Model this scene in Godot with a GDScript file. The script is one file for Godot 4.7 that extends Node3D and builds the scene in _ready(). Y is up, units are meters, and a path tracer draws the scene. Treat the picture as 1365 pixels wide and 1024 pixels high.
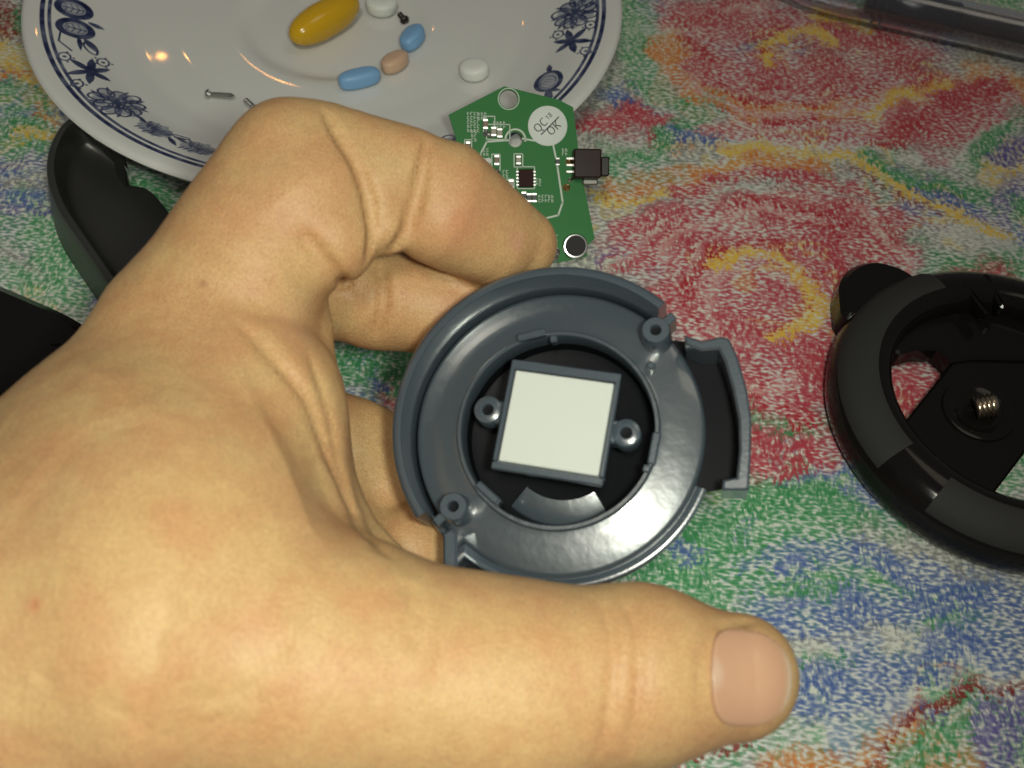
extends Node3D
# Lengths in the builders are millimetres; meshes are stored in metres.
const MM := 0.001

# ------------------------------------------------------------------ mesh helper
class MB:
	var v := PackedVector3Array()
	var n := PackedVector3Array()
	var uv := PackedVector2Array()
	var ix := PackedInt32Array()
	var xf := Transform3D.IDENTITY

	func tri(a: Vector3, b: Vector3, c: Vector3, na: Vector3, nb: Vector3, nc: Vector3) -> void:
		var cr := (b - a).cross(c - a)
		if cr.length_squared() < 1e-12:
			return
		var s := v.size()
		for p in [a, b, c]:
			v.append((xf * p) * MM)
			uv.append(Vector2(p.x, p.y) * 0.01)
		for q in [na, nb, nc]:
			n.append((xf.basis * q).normalized())
		if cr.dot(na + nb + nc) > 0.0:
			ix.append_array([s, s + 2, s + 1])
		else:
			ix.append_array([s, s + 1, s + 2])

	func quad(a: Vector3, b: Vector3, c: Vector3, d: Vector3, na: Vector3, nb: Vector3, nc: Vector3, nd: Vector3) -> void:
		tri(a, b, c, na, nb, nc)
		tri(a, c, d, na, nc, nd)

	func flat(a: Vector3, b: Vector3, c: Vector3, d: Vector3, out: Vector3) -> void:
		var m := (b - a).cross(c - a)
		if m.length() < 1e-9:
			m = (c - a).cross(d - a)
		m = m.normalized()
		if m.dot(out) < 0.0:
			m = -m
		quad(a, b, c, d, m, m, m, m)

	# profile of (radius, height) turned round the y axis; a corner under 45 degrees is smoothed
	func lathe(prof: Array, a0 := 0.0, a1 := TAU, segs := 64, capped := false) -> void:
		var dirs := []
		for i in prof.size() - 1:
			var t: Vector2 = (prof[i + 1] - prof[i]).normalized()
			dirs.append(Vector2(t.y, -t.x))
		for i in dirs.size():
			var d: Vector2 = dirs[i]
			var n0 := d
			var n1 := d
			if i > 0 and d.dot(dirs[i - 1]) > 0.7:
				n0 = (d + dirs[i - 1]).normalized()
			if i < dirs.size() - 1 and d.dot(dirs[i + 1]) > 0.7:
				n1 = (d + dirs[i + 1]).normalized()
			var p: Vector2 = prof[i]
			var q: Vector2 = prof[i + 1]
			for k in segs:
				var u := lerpf(a0, a1, float(k) / segs)
				var w := lerpf(a0, a1, float(k + 1) / segs)
				var cu := Vector3(cos(u), 0, -sin(u))
				var cw := Vector3(cos(w), 0, -sin(w))
				quad(cu * p.x + Vector3.UP * p.y, cw * p.x + Vector3.UP * p.y, cw * q.x + Vector3.UP * q.y, cu * q.x + Vector3.UP * q.y,
					cu * n0.x + Vector3.UP * n0.y, cw * n0.x + Vector3.UP * n0.y, cw * n1.x + Vector3.UP * n1.y, cu * n1.x + Vector3.UP * n1.y)
		if capped:
			var poly := PackedVector2Array(prof)
			var t := Geometry2D.triangulate_polygon(poly)
			for e in [[a0, 1.0], [a1, -1.0]]:
				var c := Vector3(cos(e[0]), 0, -sin(e[0]))
				var out: Vector3 = Vector3(sin(e[0]), 0, cos(e[0])) * e[1]
				for k in range(0, t.size(), 3):
					var pts := []
					for j in 3:
						pts.append(c * poly[t[k + j]].x + Vector3.UP * poly[t[k + j]].y)
					tri(pts[0], pts[1], pts[2], out, out, out)

	# polygon in xy pushed along z, with a chamfer on the upper edge
	func prism(poly_in: Array, z0: float, z1: float, ch := 0.0) -> void:
		var poly := PackedVector2Array(poly_in)
		if Geometry2D.is_polygon_clockwise(poly):
			poly.reverse()
		var m := poly.size()
		var nrm := []
		for i in m:
			var t := (poly[(i + 1) % m] - poly[i]).normalized()
			nrm.append(Vector2(t.y, -t.x))
		var inner := PackedVector2Array()
		var vn := []
		for i in m:
			var a: Vector2 = nrm[(i + m - 1) % m]
			var b: Vector2 = nrm[i]
			var h := (a + b).normalized()
			inner.append(poly[i] - h * ch / maxf(0.5, h.dot(b)))
			vn.append([a, b, h, a.dot(b) > 0.8])
		for i in m:
			var j := (i + 1) % m
			var na: Vector2 = vn[i][2] if vn[i][3] else nrm[i]
			var nb: Vector2 = vn[j][2] if vn[j][3] else nrm[i]
			var a3 := Vector3(na.x, na.y, 0)
			var b3 := Vector3(nb.x, nb.y, 0)
			var p := Vector3(poly[i].x, poly[i].y, z0)
			var q := Vector3(poly[j].x, poly[j].y, z0)
			var up := Vector3(0, 0, z1 - ch - z0)
			quad(p, q, q + up, p + up, a3, b3, b3, a3)
			if ch > 0.0:
				var k := Vector3(0, 0, 1)
				quad(p + up, q + up, Vector3(inner[j].x, inner[j].y, z1), Vector3(inner[i].x, inner[i].y, z1), a3 + k, b3 + k, b3 + k, a3 + k)
		var t3 := Geometry2D.triangulate_polygon(inner)
		for k in range(0, t3.size(), 3):
			var A := inner[t3[k]]
			var B := inner[t3[k + 1]]
			var D := inner[t3[k + 2]]
			tri(Vector3(A.x, A.y, z1), Vector3(B.x, B.y, z1), Vector3(D.x, D.y, z1), Vector3.BACK, Vector3.BACK, Vector3.BACK)
			A = poly[t3[k]]
			B = poly[t3[k + 1]]
			D = poly[t3[k + 2]]
			tri(Vector3(A.x, A.y, z0), Vector3(B.x, B.y, z0), Vector3(D.x, D.y, z0), Vector3.FORWARD, Vector3.FORWARD, Vector3.FORWARD)

	func box(c: Vector3, s: Vector3, ch := 0.1, turn := 0.0) -> void:
		var h := s / 2.0
		var poly := []
		for p in [Vector2(-h.x + ch, -h.y), Vector2(h.x - ch, -h.y), Vector2(h.x, -h.y + ch), Vector2(h.x, h.y - ch), Vector2(h.x - ch, h.y), Vector2(-h.x + ch, h.y), Vector2(-h.x, h.y - ch), Vector2(-h.x, -h.y + ch)]:
			poly.append(p.rotated(turn) + Vector2(c.x, c.y))
		prism(poly, c.z - h.z, c.z + h.z, ch)

	func tube(pts: Array, rad: Array, segs := 12) -> void:
		var rings := []
		var side := Vector3.ZERO
		for i in pts.size():
			var t: Vector3 = (pts[mini(i + 1, pts.size() - 1)] - pts[maxi(i - 1, 0)]).normalized()
			if side == Vector3.ZERO:
				side = t.cross(Vector3.UP if absf(t.y) < 0.9 else Vector3.RIGHT).normalized()
			side = (side - t * side.dot(t)).normalized()
			var up := t.cross(side)
			var ring := []
			for k in segs:
				var a := TAU * k / segs
				ring.append(side * cos(a) + up * sin(a))
			rings.append([pts[i], ring, t, rad[i]])
		for i in pts.size() - 1:
			for k in segs:
				var j := (k + 1) % segs
				var A: Array = rings[i]
				var B: Array = rings[i + 1]
				quad(A[0] + A[1][k] * A[3], A[0] + A[1][j] * A[3], B[0] + B[1][j] * B[3], B[0] + B[1][k] * B[3], A[1][k], A[1][j], B[1][j], B[1][k])
		for e in [[0, -1.0], [pts.size() - 1, 1.0]]:
			var A: Array = rings[e[0]]
			var out: Vector3 = A[2] * e[1]
			for k in segs:
				tri(A[0], A[0] + A[1][k] * A[3], A[0] + A[1][(k + 1) % segs] * A[3], out, out, out)

	func mesh() -> ArrayMesh:
		var a := []
		a.resize(Mesh.ARRAY_MAX)
		a[Mesh.ARRAY_VERTEX] = v
		a[Mesh.ARRAY_NORMAL] = n
		a[Mesh.ARRAY_TEX_UV] = uv
		a[Mesh.ARRAY_INDEX] = ix
		var m := ArrayMesh.new()
		m.add_surface_from_arrays(Mesh.PRIMITIVE_TRIANGLES, a)
		return m


const LAY := Basis(Vector3(1, 0, 0), Vector3(0, 0, -1), Vector3(0, 1, 0))      # xy of a prism laid flat: x stays, y goes away (-z), z goes up
const FACE := Basis(Vector3(1, 0, 0), Vector3(0, 0, 1), Vector3(0, -1, 0))     # a lathe whose axis becomes z


func mb(b := Basis.IDENTITY, at := Vector3.ZERO) -> MB:
	var m := MB.new()
	m.xf = Transform3D(b, at)
	return m


func part(called: String, m: MB, mat: Material, parent: Node, label := "") -> MeshInstance3D:
	var o := MeshInstance3D.new()
	o.name = called
	o.mesh = m.mesh()
	o.material_override = mat
	parent.add_child(o, true)
	if label:
		o.set_meta("label", label)
	return o


func tag(o: Node, label: String, category: String, group := "") -> void:
	o.set_meta("label", label)
	o.set_meta("category", category)
	if group:
		o.set_meta("group", group)


func thing(called: String, label: String, category: String, at := Vector3.ZERO, turn := Basis.IDENTITY, group := "") -> Node3D:
	var o := Node3D.new()
	o.name = called
	o.transform = Transform3D(turn, at * MM)
	add_child(o, true)
	tag(o, label, category, group)
	return o


func lin(r: float, g: float, b: float, a := 1.0) -> Color:
	return Color(r, g, b, a).linear_to_srgb()


func mat(c: Color, rough := 0.5, metal := 0.0, spec := 0.5) -> StandardMaterial3D:
	var m := StandardMaterial3D.new()
	m.albedo_color = c
	m.roughness = rough
	m.metallic = metal
	m.metallic_specular = spec
	return m


func noise(freq: float, sd: int, kind := FastNoiseLite.TYPE_SIMPLEX_SMOOTH, oct := 1) -> FastNoiseLite:
	var f := FastNoiseLite.new()
	f.noise_type = kind
	f.frequency = freq
	f.seed = sd
	f.fractal_type = FastNoiseLite.FRACTAL_FBM if oct > 1 else FastNoiseLite.FRACTAL_NONE
	f.fractal_octaves = oct
	return f


func relief(m: StandardMaterial3D, tile_mm: float, depth_mm: float, freq: float, sd: int, kind := FastNoiseLite.TYPE_SIMPLEX_SMOOTH, oct := 3) -> void:
	var t := NoiseTexture2D.new()
	t.width = 512
	t.height = 512
	t.seamless = true
	t.noise = noise(freq, sd, kind, oct)
	m.heightmap_enabled = true
	m.heightmap_texture = t
	m.heightmap_scale = depth_mm * 0.1
	m.uv1_triplanar = true
	m.uv1_scale = Vector3.ONE / (tile_mm * MM)


var M := {}


func _ready() -> void:
	# ---------------- camera
	var cam := Camera3D.new()
	cam.name = "camera"
	cam.keep_aspect = Camera3D.KEEP_HEIGHT
	cam.fov = 41.01
	cam.near = 0.01
	cam.far = 20.0
	cam.transform = Transform3D(Basis(Vector3(0.99540, 0.05497, -0.07851), Vector3(-0.09585, 0.57094, -0.81538), Vector3(-0.00000, 0.81915, 0.57358)), Vector3(0, 0.18, 0))
	var lens := CameraAttributesPhysical.new()
	lens.frustum_focal_length = 32.09
	lens.frustum_focus_distance = 0.21
	lens.frustum_near = 0.01
	lens.frustum_far = 20.0
	lens.exposure_aperture = 22.0
	cam.attributes = lens
	add_child(cam)
	cam.current = true
	# ---------------- air and exposure
	var env := Environment.new()
	env.background_mode = Environment.BG_COLOR
	env.background_color = lin(0.07, 0.071, 0.069)
	env.tonemap_mode = Environment.TONE_MAPPER_LINEAR
	env.tonemap_exposure = 1.12
	env.sdfgi_enabled = true
	env.ssao_enabled = true
	env.ssil_enabled = true
	var we := WorldEnvironment.new()
	we.name = "environment"
	we.environment = env
	add_child(we)
	# ---------------- lamps: the phone's own small light beside the lens, and the ceiling fitting of the room
	var flash := SpotLight3D.new()
	flash.name = "phone_light"
	flash.light_color = Color(0.975, 1.0, 0.935)
	flash.light_energy = 0.0245
	flash.light_size = 0.01
	flash.spot_range = 5.0
	flash.spot_attenuation = 2.0
	flash.spot_angle = 44.0
	flash.spot_angle_attenuation = 1.0
	flash.shadow_enabled = true
	flash.transform = Transform3D(Basis.IDENTITY, Vector3(0.024, 0.196, 0.004)).looking_at(Vector3(-21.56, 35.76, -72.95) * MM, Vector3.FORWARD)
	add_child(flash)
	var ceil_light := AreaLight3D.new()
	ceil_light.name = "ceiling_light"
	ceil_light.light_color = Color(1.0, 0.95, 0.86)
	ceil_light.light_energy = 0.05
	ceil_light.area_size = Vector2(0.34, 0.34)
	ceil_light.area_range = 6.0
	ceil_light.shadow_enabled = true
	ceil_light.transform = Transform3D(Basis.IDENTITY, Vector3(0.28, 0.95, -0.3)).looking_at(Vector3(0, 0, -0.16), Vector3.RIGHT)
	add_child(ceil_light)
	var lamp := AreaLight3D.new()  # unseen area light, added for the white highlight on the shell floor
	lamp.name = "added_shell_light"
	lamp.light_color = Color(1.0, 0.97, 0.9)
	lamp.light_energy = 0.088
	lamp.area_size = Vector2(0.085, 0.085)
	lamp.area_range = 6.0
	lamp.shadow_enabled = true
	lamp.transform = Transform3D(Basis.IDENTITY, Vector3(-0.045, 0.58, 0.135)).looking_at(Vector3(0, 0.04, -0.12), Vector3.RIGHT)
	add_child(lamp)
	# a small warm bulb of a wall fitting across the room
	var bulb := OmniLight3D.new()
	bulb.name = "room_bulb"
	bulb.light_color = Color(1.0, 0.66, 0.32)
	bulb.light_energy = 0.0035
	bulb.light_size = 0.01
	bulb.omni_range = 6.0
	bulb.omni_attenuation = 2.0
	bulb.shadow_enabled = true
	bulb.position = Vector3(-0.58, 1.305, -2.12)
	add_child(bulb)

	make_materials()
	make_table()
	make_plate()
	make_pills()
	make_board()
	make_clip_cover()
	make_dark_case()
	make_base_ring()
	make_pen()
	make_shell()
	make_hand()


func make_materials() -> void:
	M.black = mat(lin(0.0085, 0.0072, 0.007), 0.12, 0.0, 0.32)
	M.black_soft = mat(lin(0.03, 0.0295, 0.029), 0.3, 0.0, 0.7)
	relief(M.black_soft, 6.0, 0.006, 0.05, 5)
	M.reflection_grey = mat(lin(0.027, 0.027, 0.027), 0.75, 0.0, 0.35)  # flat grey that stands for reflections on the stand ring
	relief(M.reflection_grey, 5.0, 0.01, 0.08, 8)
	M.shell = mat(lin(0.05, 0.067, 0.085), 0.26, 0.0, 0.8)
	M.shell.clearcoat_enabled = true
	M.shell.clearcoat = 0.7
	M.shell.clearcoat_roughness = 0.16
	relief(M.shell, 9.0, 0.012, 0.02, 3)
	M.shell_gloss = mat(lin(0.042, 0.055, 0.068), 0.32, 0.0, 0.75)
	relief(M.shell_gloss, 14.0, 0.03, 0.008, 4)
	M.shell_gloss.clearcoat_enabled = true
	M.shell_gloss.clearcoat = 1.0
	M.shell_gloss.clearcoat_roughness = 0.08
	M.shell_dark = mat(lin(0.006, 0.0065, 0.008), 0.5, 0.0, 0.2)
	M.steel = mat(lin(0.6, 0.6, 0.58), 0.22, 1.0)
	M.dark_steel = mat(lin(0.06, 0.05, 0.045), 0.35, 0.8)
	M.solder = mat(lin(0.62, 0.62, 0.6), 0.3, 1.0)
	M.gold = mat(lin(0.7, 0.45, 0.2), 0.35, 1.0)


# ------------------------------------------------------------------ tablecloth
const PIG := {"red": Color8(168, 52, 64), "deepred": Color8(160, 26, 36), "orange": Color8(196, 108, 44), "yellow": Color8(216, 176, 66), "green": Color8(48, 126, 72), "pink": Color8(196, 128, 126),
	"blue": Color8(64, 88, 150), "purple": Color8(80, 74, 138), "brown": Color8(120, 40, 36), "white": Color8(204, 206, 196)}
const CLOTH_X0 := -220.0
const CLOTH_Z0 := -330.0
const CLOTH_W := 440.0
const CLOTH_D := 352.0
var low_rgb := PackedByteArray()
var low_cov := PackedFloat32Array()
var grain_a := PackedByteArray()
var grain_b := PackedByteArray()
var warp_a := PackedByteArray()
var warp_b := PackedByteArray()
var cloth_rows := []
var low_ang := PackedFloat32Array()
var scrib := PackedByteArray()
const TW := 2048
const THT := 1638


func crayon(color: String, half: float, cov: float, pts: Array) -> void:
	var pig: Color = PIG[color]
	var white := color == "white"
	for s in pts.size() - 1:
		var a: Vector2 = pts[s]
		var b: Vector2 = pts[s + 1]
		var ab := b - a
		var m := half * 1.5
		for y in range(maxi(0, int(minf(a.y, b.y) - m - CLOTH_Z0)), mini(int(CLOTH_D) - 1, int(maxf(a.y, b.y) + m - CLOTH_Z0) + 1) + 1):
			for x in range(maxi(0, int(minf(a.x, b.x) - m - CLOTH_X0)), mini(int(CLOTH_W) - 1, int(maxf(a.x, b.x) + m - CLOTH_X0) + 1) + 1):
				var p := Vector2(x + CLOTH_X0 + 0.5, y + CLOTH_Z0 + 0.5)
				var t := clampf((p - a).dot(ab) / maxf(0.01, ab.length_squared()), 0, 1)
				var d := p.distance_to(a + ab * t) / half
				var w := 1.0 - smoothstep(0.72, 1.3, d)
				if w <= 0.0:
					continue
				var i := y * int(CLOTH_W) + x
				if w > 0.5:
					low_ang[i] = ab.angle()
				low_cov[i] = lerpf(low_cov[i], 0.0 if white else cov, w * (cov if white else 1.0))
				if not white:
					low_rgb[i * 3] = int(lerpf(low_rgb[i * 3], pig.r8, w))
					low_rgb[i * 3 + 1] = int(lerpf(low_rgb[i * 3 + 1], pig.g8, w))
					low_rgb[i * 3 + 2] = int(lerpf(low_rgb[i * 3 + 2], pig.b8, w))


func scribble(rng: RandomNumberGenerator) -> void:
	# short to-and-fro crayon marks, each patch leaning its own way
	scrib.resize(TW * THT)
	var lean := noise(0.035, 27, FastNoiseLite.TYPE_SIMPLEX_SMOOTH, 2)
	var px := TW / CLOTH_W
	for n in 15000:
		var c := Vector2(rng.randf_range(2, CLOTH_W - 2), rng.randf_range(2, CLOTH_D - 2))
		var l := int(c.y) * int(CLOTH_W) + int(c.x)
		var a: float = low_ang[l] + 1.1 + lean.get_noise_2dv(c) * 2.2 + rng.randf_range(-0.35, 0.35)
		var len := rng.randf_range(1.5, 6.0) * px
		var bend := rng.randf_range(-0.02, 0.02)
		var k := rng.randf_range(90, 230)
		var wide := rng.randf_range(0.8, 2.2)
		var p := c * px
		var d := Vector2.from_angle(a)
		for i in int(len):
			p += d
			d = d.rotated(bend)
			var fade := minf(1.0, minf(i, len - i) / 5.0)
			for e in int(wide * 2.0) + 1:
				var x := int(p.x - d.y * (e * 0.5 - wide * 0.5))
				var y := int(p.y + d.x * (e * 0.5 - wide * 0.5))
				if x >= 0 and y >= 0 and x < TW and y < THT:
					var v := int(k * fade)
					if v > scrib[y * TW + x]:
						scrib[y * TW + x] = v


func cloth_band(k: int) -> void:
	var out := PackedByteArray()
	var y0 := k * 63
	out.resize(63 * TW * 3)
	var sx := CLOTH_W / TW
	var sy := CLOTH_D / THT
	var lw := int(CLOTH_W)
	var lh := int(CLOTH_D)
	var o := 0
	for y in range(y0, y0 + 63):
		for x in TW:
			var i := y * TW + x
			var wa := warp_a[i] - 128
			var wb := warp_b[i] - 128
			var ga := grain_a[i]
			var gb := grain_b[i]
			var lx := clampi(int(x * sx + wa * 0.026 + (gb - 128) * 0.014), 0, lw - 1)
			var ly := clampi(int(y * sy + wb * 0.026 + (ga - 128) * 0.014), 0, lh - 1)
			var l := ly * lw + lx
			var c := low_cov[l] * (1.08 + wa * 0.0042)
			var lean := clampf(0.5 + wa * 0.011, 0.12, 0.88)
			# the same wax over the tooth of the paper: pigment where the tooth stands up
			var g0_ := ga * lean + gb * (1.0 - lean)
			var bite := minf(1.0, c * 2.6)
			var a := c * 0.72 + (122.0 - g0_) * 0.0052 * bite + scrib[i] * 0.0016 * c
			if g0_ > 168.0:
				a -= (g0_ - 168.0) * 0.007
			a = clampf(a, 0.0, 0.9)
			var r := 206.0 - wb * 0.05
			var g := 208.0 - wb * 0.05
			var b := 198.0 - wa * 0.06
			# a thin under-layer from the neighbouring stroke
			var l2 := clampi(int(y * sy + wa * 0.11), 0, lh - 1) * lw + clampi(int(x * sx - wb * 0.11), 0, lw - 1)
			var a2 := clampf(low_cov[l2] * 0.5 + (118.0 - gb) * 0.004, 0.0, 0.55)
			r += (low_rgb[l2 * 3] - r) * a2
			g += (low_rgb[l2 * 3 + 1] - g) * a2
			b += (low_rgb[l2 * 3 + 2] - b) * a2
			out[o] = int(r + (low_rgb[l * 3] - r) * a)
			out[o + 1] = int(g + (low_rgb[l * 3 + 1] - g) * a)
			out[o + 2] = int(b + (low_rgb[l * 3 + 2] - b) * a)
			o += 3
	cloth_rows[k] = out


func grey_noise(f: FastNoiseLite, w: int, h: int) -> PackedByteArray:
	var im := f.get_image(w, h)
	im.convert(Image.FORMAT_L8)
	return im.get_data()


func make_table() -> void:
	low_rgb.resize(int(CLOTH_W * CLOTH_D) * 3)
	low_cov.resize(int(CLOTH_W * CLOTH_D))
	low_cov.fill(0.35)
	low_ang.resize(int(CLOTH_W * CLOTH_D))
	low_rgb.fill(110)
	var rng := RandomNumberGenerator.new()
	rng.seed = 11
	var names := ["green", "green", "blue", "red", "yellow", "green", "purple", "orange"]
	for i in 170:
		var c := Vector2(rng.randf_range(-220, 220), rng.randf_range(-330, 22))
		var a := rng.randf_range(-0.6, 0.6)
		var pts := []
		for j in 4:
			pts.append(c)
			c += Vector2.from_angle(a) * rng.randf_range(8, 16)
			a += rng.randf_range(-0.5, 0.5)
		crayon(names[rng.randi() % 8], rng.randf_range(3, 9), rng.randf_range(0.35, 0.6), pts)
	for s in strokes():
		crayon(s[0], s[1], s[2], s[3])
	# tooth of the paper, drawn out along the strokes in two directions
	var fa := noise(0.165, 21, FastNoiseLite.TYPE_SIMPLEX, 2)
	fa.domain_warp_enabled = true
	fa.domain_warp_amplitude = 14.0
	fa.domain_warp_frequency = 0.02
	var tall := fa.get_image(TW, THT / 2)
	tall.resize(TW, THT, Image.INTERPOLATE_CUBIC)
	tall.convert(Image.FORMAT_L8)
	grain_a = tall.get_data()
	var fine := noise(0.2, 22, FastNoiseLite.TYPE_SIMPLEX, 2).get_image(TW / 2, THT)
	fine.resize(TW, THT, Image.INTERPOLATE_BILINEAR)
	fine.convert(Image.FORMAT_L8)
	grain_b = fine.get_data()
	scribble(rng)
	warp_a = grey_noise(noise(0.012, 23, FastNoiseLite.TYPE_SIMPLEX_SMOOTH, 3), TW, THT)
	warp_b = grey_noise(noise(0.012, 24, FastNoiseLite.TYPE_SIMPLEX_SMOOTH, 3), TW, THT)
	var bands := THT / 63
	cloth_rows.resize(bands)
	WorkerThreadPool.wait_for_group_task_completion(WorkerThreadPool.add_group_task(cloth_band, bands))
	var data := PackedByteArray()
	for b in cloth_rows:
		data.append_array(b)
	var im := Image.create_from_data(TW, THT, false, Image.FORMAT_RGB8, data)
	var m := StandardMaterial3D.new()
	m.albedo_texture = ImageTexture.create_from_image(im)
	m.roughness = 0.62
	m.metallic_specular = 0.35
	# a sheet with rounded hem, laid over the table top
	var st := SurfaceTool.new()
	st.begin(Mesh.PRIMITIVE_TRIANGLES)
	st.set_normal(Vector3.UP)
	var corners := [Vector3(-660, 0, -858), Vector3(660, 0, -858), Vector3(660, 0, 200), Vector3(-660, 0, 200)]
	for k in [0, 1, 2, 0, 2, 3]:
		var p: Vector3 = corners[k]
		st.set_uv(Vector2((p.x - CLOTH_X0) / CLOTH_W, (p.z - CLOTH_Z0) / CLOTH_D))
		st.add_vertex(p * MM)
	var cloth := MeshInstance3D.new()
	cloth.name = "tablecloth"
	cloth.mesh = st.commit()
	cloth.material_override = m
	add_child(cloth)
	cloth.set_meta("kind", "structure")
	cloth.set_meta("label", "white tablecloth printed with red, yellow, green and blue crayon scribbles")
	var t := mb(LAY, Vector3(0, 0, -329))
	t.box(Vector3(0, 0, -14), Vector3(1320, 1058, 26), 2.0)
	var top := part("table_top", t, mat(lin(0.2, 0.12, 0.06), 0.5), self)
	top.set_meta("kind", "structure")
	top.set_meta("label", "wooden table top under the printed tablecloth")


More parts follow.
